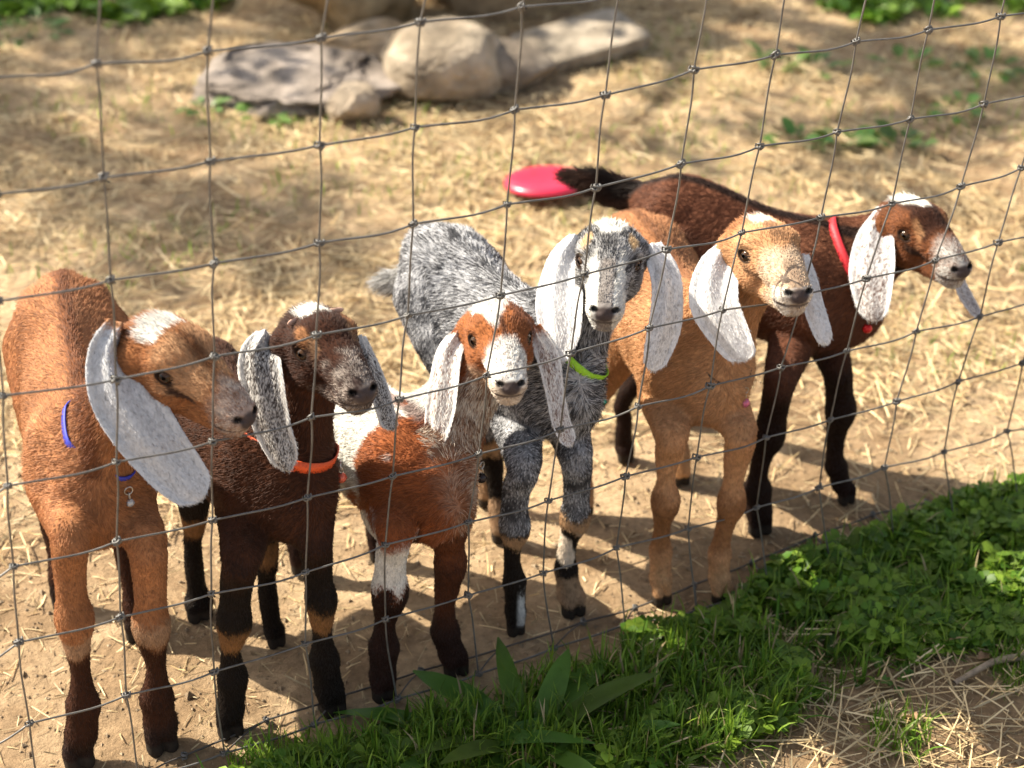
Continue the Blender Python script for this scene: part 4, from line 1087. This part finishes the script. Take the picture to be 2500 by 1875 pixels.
def blades(xy, H, Wd, lean, az, colr, droop, nseg=5, vfold=.3):
    """arching grass blades: returns V, F, C"""
    n = len(xy); t = np.linspace(0, 1, nseg + 1); d = np.stack([np.cos(az), np.sin(az)], 1); s = np.stack([-np.sin(az), np.cos(az)], 1)
    z0 = gheight(xy[:, 0], xy[:, 1]) - .002
    rows = []
    tw = rng.uniform(-.9, .9, n)
    ang = np.pi / 2 - lean; x = np.zeros(n); z = z0.copy()
    for i, tt in enumerate(t):
        w = Wd * (np.clip(1 - tt, 0, 1) ** .55) * (.65 + .35 * min(1, tt * 4 + .2)) / 2
        sa = s * np.cos(tw)[:, None] + d * np.sin(tw)[:, None] * .6
        c = np.stack([xy[:, 0] + d[:, 0] * x, xy[:, 1] + d[:, 1] * x, z], 1)
        rows.append(c - np.hstack([sa * w[:, None], (w * vfold * 0)[:, None]])); rows.append(c + np.hstack([sa * w[:, None], (w * vfold)[:, None]]))
        a = ang - droop * (tt + .5 / nseg) ** 1.4; x = x + np.cos(a) * H / nseg; z = z + np.sin(a) * H / nseg
        z = np.maximum(z, z0 + .004)
    V = np.stack(rows, 1); k = V.shape[1]; V = V.reshape(-1, 3); base = np.arange(n)[:, None] * k
    F = np.concatenate([base + np.array([2 * i, 2 * i + 1, 2 * i + 3, 2 * i + 2]) for i in range(nseg)])
    return V, F, np.repeat(colr, k, 0)
GR = ground_poly([(560,1930),(720,1865),(900,1810),(1080,1745),(1250,1690),(1530,1590),(1700,1530),(1790,1490),(1900,1420),(2060,1370),(2200,1308),(2350,1255),(2500,1225),(2700,1160),(2720,1600),(2500,1585),(2300,1600),(2150,1650),(2020,1720),(1880,1800),(1700,1900),(1650,1990),(500,2000)])
MID = ground_poly([(1000,1800),(1250,1715),(1530,1620),(1680,1570),(1850,1600),(1980,1700),(1850,1820),(1650,1900),(1000,1930)])
RGT = ground_poly([(1680,1540),(1790,1490),(1900,1400),(2060,1350),(2200,1290),(2350,1240),(2500,1205),(2720,1140),(2720,1610),(2500,1570),(2300,1600),(2100,1660),(1950,1700),(1850,1600),(1500,1560)])
LFT = ground_poly([(540,1940),(720,1880),(900,1830),(1080,1770),(1150,1770),(1150,1950),(500,1960)])
def grass(polys, nn, Hm, Wm, name, label, lean=.5, dry=.06):
    X = []; Hh = []; Ww = []
    for poly, n in zip(polys, nn):
        q = sample(poly, n); dn = fbm(np.hstack([q, q[:, :1] * 0]), 14, 3, 2); q = q[dn > .36]; X.append(q)
    X = np.concatenate(X); n = len(X)
    # tufts: pull together
    cell = np.round(X / .028); cz = np.stack([_hash(cell[:, 0], cell[:, 1], cell[:, 0] * 0, 5), _hash(cell[:, 0], cell[:, 1], cell[:, 0] * 0, 6)], 1)
    X = X * .45 + (cell + cz - .5) * .028 * .55
    c = leafgreen(n); dr = rng.random(n) < dry; c[dr] = straw_cols(dr.sum()) * .8
    return blades(X, Hm * rng.uniform(.4, 1.35, n), Wm * rng.uniform(.5, 1.5, n), rng.normal(.15, lean, n), rng.uniform(0, 2 * np.pi, n), c, rng.uniform(.2, 1.9, n))
V, F, C = grass([MID, LFT, RGT], [6200, 1900, 3000], .052, .0038, '', '')
o = mesh_np('grass', V, F, M_leaf, col=C); tag(o, 'long green grass growing along the foot of the fence', kind='stuff')
q = sample(GR, 9000); q = q[fbm(np.hstack([q, q[:, :1] * 0]), 16, 33, 2) > .40]
V, F, C = blades(q, .022 * rng.uniform(.4, 1.5, len(q)), .0017 * rng.uniform(.6, 1.4, len(q)), rng.normal(.2, .6, len(q)), rng.uniform(0, 6.28, len(q)), leafgreen(len(q)), rng.uniform(0, 1.5, len(q)), 3)
o = mesh_np('short_grass', V, F, M_leaf, col=C); tag(o, 'short fine grass between the clover leaves', kind='stuff')
# low leafy cover: clover and small weeds, leaves on stalks
def leafquads(L, Wd, n=5, fold=.25, curl=.25, notch=False):
    """one leaf along +x, two strips each side of the midrib"""
    t = np.linspace(0, 1, n + 1); V = []
    for tt in t:
        w = Wd / 2 * (math.sin(math.pi * min(1, tt * .95 + .05) ** 1.15) ** .6 if 0 < tt < 1 else .08)
        z = -curl * L * tt * tt
        V += [(tt * L, -w, z + fold * w), (tt * L, 0, z), (tt * L, w, z + fold * w)]
    F = []
    for i in range(n):
        a = i * 3; F += [(a, a + 1, a + 4, a + 3), (a + 1, a + 2, a + 5, a + 4)]
    return np.array(V), np.array(F)
def cover(poly, n, name, label, size=.012, hgt=.03, tri=True, r_=rng, colf=leafgreen, thr=.36, seed=51):
    q = sample(poly, n); q = q[fbm(np.hstack([q, q[:, :1] * 0]), 11, seed, 2) > thr]; n = len(q)
    LV, LF = leafquads(1, .92, 3, .22, .12)
    z0 = gheight(q[:, 0], q[:, 1]); hh = hgt * (.35 + 1.1 * fbm(np.hstack([q, q[:, :1] * 0]), 18, seed + 1, 2)) * rng.uniform(.5, 1.3, n)
    k = 3 if tri else 1; Vs, Cs = [], []
    az0 = rng.uniform(0, 2 * np.pi, n); tl = rng.normal(0, .38, (n, 2)); sz = size * rng.uniform(.6, 1.4, n); c0 = colf(n)
    for j in range(k):
        az = az0 + j * 2 * np.pi / 3 + rng.normal(0, .1, n); ca, sa = np.cos(az), np.sin(az)
        x = LV[None, :, 0] * sz[:, None]; y = LV[None, :, 1] * sz[:, None]; z = LV[None, :, 2] * sz[:, None]
        X = x * ca[:, None] - y * sa[:, None]; Y = x * sa[:, None] + y * ca[:, None]; Zz = z + X * tl[:, :1] + Y * tl[:, 1:]
        Vs.append(np.stack([q[:, :1] + X, q[:, 1:] + Y, (z0 + hh)[:, None] + Zz], -1)); Cs.append(c0 * rng.uniform(.85, 1.15, n)[:, None])
    m = LV.shape[0]; V = np.concatenate([v.reshape(-1, 3) for v in Vs]); tot = n * k
    F = (np.arange(tot)[:, None, None] * m + LF[None]).reshape(-1, 4); C = np.repeat(np.concatenate(Cs), m, 0)
    # stalks
    S = np.stack([q[:, 0], q[:, 1], z0 + hh], 1); B_ = S.copy(); B_[:, :2] += rng.normal(0, .008, (n, 2)); B_[:, 2] = z0 - .002
    wv = np.stack([np.cos(az0), np.sin(az0), az0 * 0], 1) * .0005
    SV = np.stack([B_ - wv, B_ + wv, S + wv, S - wv], 1).reshape(-1, 3); SF = np.arange(n * 4).reshape(-1, 4) + len(V)
    V = np.concatenate([V, SV]); F = np.concatenate([F, SF]); C = np.concatenate([C, np.repeat(c0 * .9, 4, 0)])
    o = mesh_np(name, V, F, M_leaf, col=C); tag(o, label, kind='stuff')
cover(RGT, 6200, 'clover', 'dense low clover and small weeds at the right foot of the fence', .0112, .024, thr=.32)
cover(GR, 1500, 'small_weeds', 'scattered small round leaved weeds in the grass', .013, .022, thr=.45, seed=63)
cover(LFT, 900, 'clover', 'pale low leafy weeds at the bottom left of the grass', .012, .022, thr=.3, seed=65)
# scattered dry stalks in the front
q = sample(ground_poly([(1500,1640),(1900,1500),(2500,1500),(2560,1900),(1300,1920)]), 600)
L = rng.uniform(.02, .11, len(q))
ribbons(np.hstack([q, (gheight(q[:, 0], q[:, 1]) + rng.uniform(.003, .016, len(q)))[:, None]]), rng.normal(.5, 1.0, len(q)), rng.normal(0, .12, len(q)), L, rng.uniform(.0012, .0024, len(q)), straw_cols(len(q)), rng.normal(0, .006, len(q)), 0, 'dry_stalks', M_straw, 'dry straw stalks lying in front of the grass')

# ------------------------------------------------------------------ unseen trees, added out of frame only to cast dappled shade on the straw
M_bark = mat('bark', (.16, .12, .085), .9, noise=(9, .35), bump=(30, .8, .02))
def tree(loc, H, R, nleaf, seed, label):
    r_ = np.random.default_rng(seed); root = empty('tree', loc); tag(root, label, 'tree', 'unseen trees added to dapple the straw'); L0 = np.array(loc)
    tp = [L0 + [0, 0, -.1], L0 + [.04, .02, H * .3], L0 + [-.05, .04, H * .62], L0 + [.02, 0, H * .95]]
    V, F = tube(crom(tp, 5), np.linspace(.11, .02, 16), 10); mesh_np('trunk', V, F, M_bark, root)
    parts = []; tips = []
    for i in range(16):
        h = H * r_.uniform(.35, .9); a = r_.uniform(0, 6.28); ln = R * r_.uniform(.6, 1.05) * (1.15 - .5 * h / H)
        b = L0 + np.array([0, 0, h]); e = b + np.array([math.cos(a) * ln, math.sin(a) * ln, ln * r_.uniform(.1, .6)]); m = (b + e) / 2 + r_.normal(0, .06, 3)
        parts.append(tube(crom([b, m, e], 5), np.linspace(.035, .006, 11), 6)); tips += [m, (m + e) / 2, e]
    V, F = merge(parts); mesh_np('limbs', V, F, M_bark, root)
    T_ = np.array(tips); c = T_[r_.integers(0, len(T_), nleaf // 28)] + r_.normal(0, .13, (nleaf // 28, 3)); c = np.repeat(c, 28, 0) + r_.normal(0, .075, (nleaf // 28 * 28, 3)); n = len(c)
    LV, LF = leafquads(.07, .045, 2, .2, .2); A = r_.uniform(0, 6.28, (n, 2)); ca, sa, cb, sb = np.cos(A[:, 0]), np.sin(A[:, 0]), np.cos(A[:, 1]), np.sin(A[:, 1])
    x, y, z = LV[None, :, 0], LV[None, :, 1], LV[None, :, 2]; y2 = y * cb[:, None] - z * sb[:, None]; z2 = y * sb[:, None] + z * cb[:, None]
    X = np.stack([x * ca[:, None] - y2 * sa[:, None], x * sa[:, None] + y2 * ca[:, None], z2 - x * .5], -1) + c[:, None]
    m = LV.shape[0]; F = (np.arange(n)[:, None, None] * m + LF[None]).reshape(-1, 4)
    o = mesh_np('crown', X.reshape(-1, 3), F, M_leaf, root, col=np.repeat(leafgreen(n), m, 0)); tag(o, kind='stuff')
tree((-5.3, 5.1, 0), 4.4, 1.3, 4200, 1, 'young leafy tree added out of view on the left to dapple the straw')
tree((-1.9, 4.75, 0), 3.6, .85, 2300, 2, 'second leafy tree added out of view to dapple the straw')

# bright tufts at the right edge, a twig and dead leaves
q = np.concatenate([sample(ground_poly(pl), k_) for pl, k_ in (([(2400,1590),(2600,1560),(2600,1700),(2430,1680)], 420), ([(2130,1740),(2280,1760),(2250,1860),(2120,1840)], 160), ([(560,1850),(760,1790),(1000,1830),(980,1920),(560,1920)], 500))])
V, F, C = blades(q, .034 * rng.uniform(.5, 1.5, len(q)), .0026 * rng.uniform(.6, 1.4, len(q)), rng.normal(.2, .6, len(q)), rng.uniform(0, 6.28, len(q)), leafgreen(len(q)) * 1.15, rng.uniform(0, 1.5, len(q)), 4)
o = mesh_np('grass_tufts', V, F, M_leaf, col=C); tag(o, 'small bright grass tufts growing out of the straw', kind='stuff')
a_, b_ = PZ(2330, 1668, .008), PZ(2560, 1572, .012); pts = crom([a_, a_ * .6 + b_ * .4 + [.003, .006, .004], a_ * .3 + b_ * .7 + [0, -.004, .002], b_], 6)
V, F = tube(pts, np.linspace(.0035, .006, len(pts)), 8); o = mesh_np('twig', V - pts[0], F, mat('dry_wood', (.33, .25, .17), .85, noise=(60, .4), bump=(120, .8, .003)), world=False); o.location = pts[0]
tag(o, 'dry brown twig lying in the straw at the right edge', 'twig')
M_dead = mat('dead_leaf', (.34, .20, .11), .75, noise=(60, .35), trans=.2)
for px, py, az, L_, lab in ((2385, 1625, .5, .034, 'curled brown dead leaf beside the twig'), (2235, 1772, 2.2, .026, 'small brown dead leaf in the straw at the bottom right'), (1500, 1842, 1.1, .028, 'brown dead leaf under the grass blades at the bottom')):
    V, F = leafquads(L_, L_ * .55, 8, .5, .5); V[:, 2] += .010 + .004 * np.sin(V[:, 0] / L_ * 9) * np.abs(V[:, 1]) / L_ * 3; ca, sa = math.cos(az), math.sin(az)
    V = np.stack([V[:, 0] * ca - V[:, 1] * sa, V[:, 0] * sa + V[:, 1] * ca, V[:, 2]], 1)
    o = mesh_np('dead_leaf', V, F, M_dead, world=False); o.location = PZ(px, py, .002); tag(o, lab, 'leaf')

# single leafy plants: every leaf is a part
def leafmesh(L, Wd, n, fold, curl, nm, ribs=0, wav=0):
    V, F = leafquads(L, Wd, n, fold, curl)
    if wav: V[:, 2] += wav * np.sin(V[:, 0] / L * 17) * np.abs(V[:, 1]) / Wd
    me_o = mesh_np(nm, V, F, M_leaf, None, col=np.ones((len(V), 3)), world=False); COL.objects.unlink(me_o); me = me_o.data; bpy.data.objects.remove(me_o); return me
def plant(name, label, cat, loc, nleaf, L, Wd, rise, fold=.3, curl=.35, colr=(.05, .12, .02), group=None, seed=1, spread=.012, wav=0, az=None):
    r_ = np.random.default_rng(seed); root = empty(name, loc); tag(root, label, cat, group)
    mes = []
    for v in range(4):
        me = leafmesh(L * r_.uniform(.8, 1.15), Wd * r_.uniform(.8, 1.2), 8, fold, curl * r_.uniform(.6, 1.4), 'leaf', wav=wav)
        c = np.array(colr) * r_.uniform(.75, 1.35) * np.array([r_.uniform(.8, 1.3), 1, 1]); a = me.color_attributes['Col']; c4 = np.ones((len(me.vertices), 4), np.float32); c4[:, :3] = c; a.data.foreach_set('color', c4.ravel())
        mes.append(me)
    for i in range(nleaf):
        o = bpy.data.objects.new('leaf', mes[i % 4]); link(o, root)
        a = (2.4 * i + r_.uniform(-.4, .4)) if az is None else r_.normal(az[0], az[1])
        d = spread * math.sqrt(r_.random()); o.location = (math.cos(a) * d, math.sin(a) * d, r_.uniform(0, .004))
        o.rotation_euler = (r_.uniform(-.4, .4), -rise * r_.uniform(.45, 1.25), a); s_ = r_.uniform(.65, 1.15); o.scale = (s_, s_, s_)
    return root
for i, (px, py, n, L, Wd, rise, lab) in enumerate([(1290,1830,13,.120,.029,.80,'broad ribbed plantain plant in the shaded grass at bottom centre'), (1120,1850,11,.100,.026,.78,'smaller plantain plant left of the largest plantain at bottom'),
        (1480,1800,9,.085,.016,.8,'narrow leaved plantain among the grass blades right of centre')]):
    p = PZ(px, py, 0); plant('plantain', lab, 'plantain', (p[0], p[1], 0), n, L, Wd, rise, fold=.30, curl=.55, colr=(.075, .165, .022), spread=.02, seed=100 + i)
WG = 'leafy weeds growing in the grass by the fence'
for i, (px, py, n, L, Wd, lab) in enumerate([(1960,1500,14,.026,.017,'bright leafy weed standing in the lit gap under the tan goat'), (2010,1590,12,.024,.016,'bright round leaved weed in front of the clover'),
        (1850,1700,14,.028,.011,'upright jagged weed catching the sun below the clover'), (2180,1660,9,.020,.013,'small pale green weed at the edge of the straw'),
        (1000,1790,12,.028,.014,'pale jagged weed at the bottom edge, left of the plantain'), (900,1860,13,.030,.020,'broad leaved light green weed at the bottom left edge'),
        (2450,1560,10,.045,.010,'grey green long leaved weed at the right edge')]):
    p = PZ(px, py, 0); plant('leafy_weed', lab, 'weed', (p[0], p[1], 0), n, L, Wd, .75, colr=(.085, .185, .03), group=WG, seed=200 + i, spread=.02, wav=.006)
BG_ = 'green weeds growing in the straw behind the goats'
for i, (px, py, n, L, Wd, sp, lab) in enumerate([(1900,160,16,.045,.026,.05,'wide green weed in the straw, left one of the upper right row'), (2000,170,14,.045,.026,.05,'green weed touching the wide weed in the upper right row'),
        (2210,160,12,.040,.022,.05,'thin green weed in the middle of the upper right row'), (2420,170,18,.045,.028,.06,'large pale weed at the upper right edge'),
        (1955,350,12,.040,.026,.04,'light green weed in the straw above the chocolate goat, left one'), (2060,350,12,.042,.030,.04,'light green weed above the chocolate goat, middle one'),
        (2200,350,13,.042,.028,.045,'light green weed above the crown of the chocolate goat'), (2345,275,12,.036,.022,.05,'dark green weed in the straw at the right'),
        (650,285,12,.035,.022,.035,'small green weed at the foot of the long grey rock'), (500,268,8,.035,.018,.04,'thin weed by the left end of the long grey rock'),
        (60,85,20,.045,.024,.07,'dark green weed patch at the far left edge'), (250,40,0,0,0,0,''), ]):
    if not n: continue
    p = PZ(px, py, 0); plant('weed', lab, 'weed', (p[0], p[1], .002), n, L, Wd, .7, colr=(.14, .25, .06), group=BG_, seed=300 + i, spread=sp)
FARL = ground_poly([(-150,-60),(620,-60),(520,30),(300,75),(180,40),(-150,70)]); FARR = ground_poly([(1950,-60),(2700,-60),(2700,60),(2400,20),(2250,70),(2050,60)])
for poly, lab in ((FARL, 'bright green ground weeds at the top left'), (FARR, 'bright green ground weeds at the top right')):
    cover(poly, 900, 'ground_weeds', lab, .026, .025, tri=True, colf=lambda n: leafgreen(n) * 1.25, thr=.42, seed=71)
q = sample(ground_poly([(-100,60),(2600,60),(2600,900),(-100,1150)]), 5200); q = q[fbm(np.hstack([q, q[:, :1] * 0]), 3.1, 81, 3) > .56]
V, F, C = blades(q, .03 * rng.uniform(.4, 1.4, len(q)), .003 * rng.uniform(.6, 1.4, len(q)), rng.normal(.2, .6, len(q)), rng.uniform(0, 6.28, len(q)), leafgreen(len(q)) * 1.4, rng.uniform(0, 1.5, len(q)), 3)
o = mesh_np('sparse_grass', V, F, M_leaf, col=C); tag(o, 'sparse green blades sprouting through the straw behind the goats', kind='stuff')

# ------------------------------------------------------------------ collars and bells
def metal(name, c, r=.3): return mat(name, c, r, .9)
M_steel = metal('nickel_steel', (.55, .54, .52)); M_dark = metal('dark_chain_metal', (.05, .045, .04), .4)
def collar(gi, frac, color, wid=.010, tilt=0.0, name='collar', bell=None, off=.0012, mtl=None, band=None, belldrop=.014, bellr=.0062, ringoff=0, win=(0, 1)):
    G_ = GOATS[gi]; root = G_['root']
    body = next(o for o in root.children if o.name.startswith('body'))
    bv = BVHTree.FromPolygons([Vector(v) for v in G_['V']], [tuple(int(i) for i in f) for f in G_['F']])
    pth = crom([G_['wi'], G_['md'], G_['occ']], 8); i = frac * (len(pth) - 1); i0 = int(min(i, len(pth) - 2)); c = pth[i0] + (pth[i0 + 1] - pth[i0]) * (i - i0)
    axn = nrm(nrm(G_['occ'] - G_['wi']) + G_['ax'] * tilt); fr = nrm(G_['ax'] - axn * (G_['ax'] @ axn)); sdv = np.cross(axn, fr)
    c = c + fr * .012
    n = 56; R_ = []
    for j in range(n):
        a = 2 * math.pi * j / n; d = fr * math.cos(a) + sdv * math.sin(a)
        hit = bv.ray_cast(Vector(c), Vector(d), .16); R_.append(hit[3] if hit[0] is not None else .045)
    R_ = np.array(R_); R_ = np.minimum(R_, np.median(R_) * 1.2)
    for _ in range(4): R_ = (np.roll(R_, 1) + R_ * 2 + np.roll(R_, -1)) / 4
    V = []
    for j in range(n):
        a = 2 * math.pi * j / n; d = fr * math.cos(a) + sdv * math.sin(a)
        da = abs((a - win[0] + math.pi) % (2 * math.pi) - math.pi); sk = .0058 * float(sstep(win[1], win[1] + .35, da))
        if bell is not None: sk = min(sk, .0058 * float(sstep(.12, .3, abs((a - ringoff + math.pi) % (2 * math.pi) - math.pi))))
        for (w_, o_) in ((-wid / 2, off - sk), (-wid / 2, off + .0018 - sk), (wid / 2, off + .0018 - sk), (wid / 2, off - sk)):
            V.append(c + d * (R_[j] + o_) + axn * w_)
    F = [];
    for j in range(n):
        for k in range(4): F.append((j * 4 + k, j * 4 + (k + 1) % 4, ((j + 1) % n) * 4 + (k + 1) % 4, ((j + 1) % n) * 4 + k))
    m = mtl or mat(name + '_webbing', color, .6, noise=(400, .2))
    o = mesh_np('collar', np.array(V), np.array(F), m, root)
    if bell is not None:
        a = ringoff; d = fr * math.cos(a) + sdv * math.sin(a); j = int(round(a / (2 * math.pi) * n)) % n
        p = c + d * (R_[j] + off + .0075) - axn * wid * .5; dn = np.array([0, 0, -1.0])
        th = np.linspace(0, 2 * np.pi, 15)[:-1]; e1 = nrm(np.cross(dn, d)); ring = [p + dn * .005 + (e1 * math.cos(t) + dn * math.sin(t)) * .0045 for t in th]
        RV, RF = tube(ring, .0007, 6, True); mesh_np('ring', RV, RF, M_steel, o) if False else None
        ring2 = [p + dn * .0115 + (nrm(d) * math.cos(t) * .6 + dn * math.sin(t)) * .0038 for t in th]
        r2, f2 = tube(ring2, .0006, 6, True); VV, FF = merge([(RV, RF), (r2, f2)])
        o2 = mesh_np('ring', VV, FF, M_steel, root)
        b = p + dn * (.0155 + bellr); SV, SF = sphere(b, bellr, 20, 12)
        bm_ = mat('bell_paint', bell, .25, .35)
        # slit and belt of a small jingle bell
        tb_ = tube([b + (e1 * math.cos(t) + np.cross(e1, dn) * math.sin(t)) * bellr for t in th], bellr * .10, 6, True)
        VV, FF = merge([(SV, SF), tb_, tube([b - e1 * bellr * .7 + dn * bellr * .72, b + dn * bellr * 1.02, b + e1 * bellr * .7 + dn * bellr * .72], bellr * .1, 6)])
        mesh_np('bell', VV, FF, bm_, root)
collar(0, .27, (.03, .04, .42), .009, off=.0006, bell=(.5, .5, .5), ringoff=.5, bellr=.0045, name='blue_collar', win=(-1.5, .50))
collar(1, .16, (.80, .11, .025), .014, bell=(.75, .16, .09), ringoff=1.0, name='orange_collar', win=(.15, .75))
collar(2, .34, tilt=.3, color=(.03, .025, .02), wid=.003, off=-.0002, bell=(.03, .02, .018), ringoff=.6, name='dark_chain', win=(.6, .2), mtl=M_dark)
collar(3, .30, (.34, .68, .03), .012, tilt=.3, bell=(.03, .30, .20), ringoff=.5, bellr=.005, name='green_collar', win=(-.35, .45))
collar(4, .22, (.02, .02, .022), .007, off=-.0004, tilt=.3, bell=(.62, .16, .26), ringoff=.45, name='black_collar', win=(.2, .35))
collar(5, .40, (.55, .02, .03), .011, bell=(.65, .02, .02), ringoff=-.2, name='red_collar', win=(-1.3, 1.5))
for sg in (-1, 1):
    G_ = GOATS[1]; c = G_['h'](sg * .0200, .010, .0285); V, F = sphere((0, 0, 0), 1, 12, 8)
    a_, b_, c_ = G_['sd'], G_['f'], G_['up']; W3 = c + np.outer(V[:, 0] * .0048, a_) + np.outer(V[:, 1] * .0085, nrm(b_ * .5 + a_ * sg)) + np.outer(V[:, 2] * .0035, c_)
    mesh_np('horn_bud', W3, F, mat('horn_bud_skin', (.58, .36, .26), .7, noise=(300, .3)), G_['root'])
print('done', time.time() - T0)
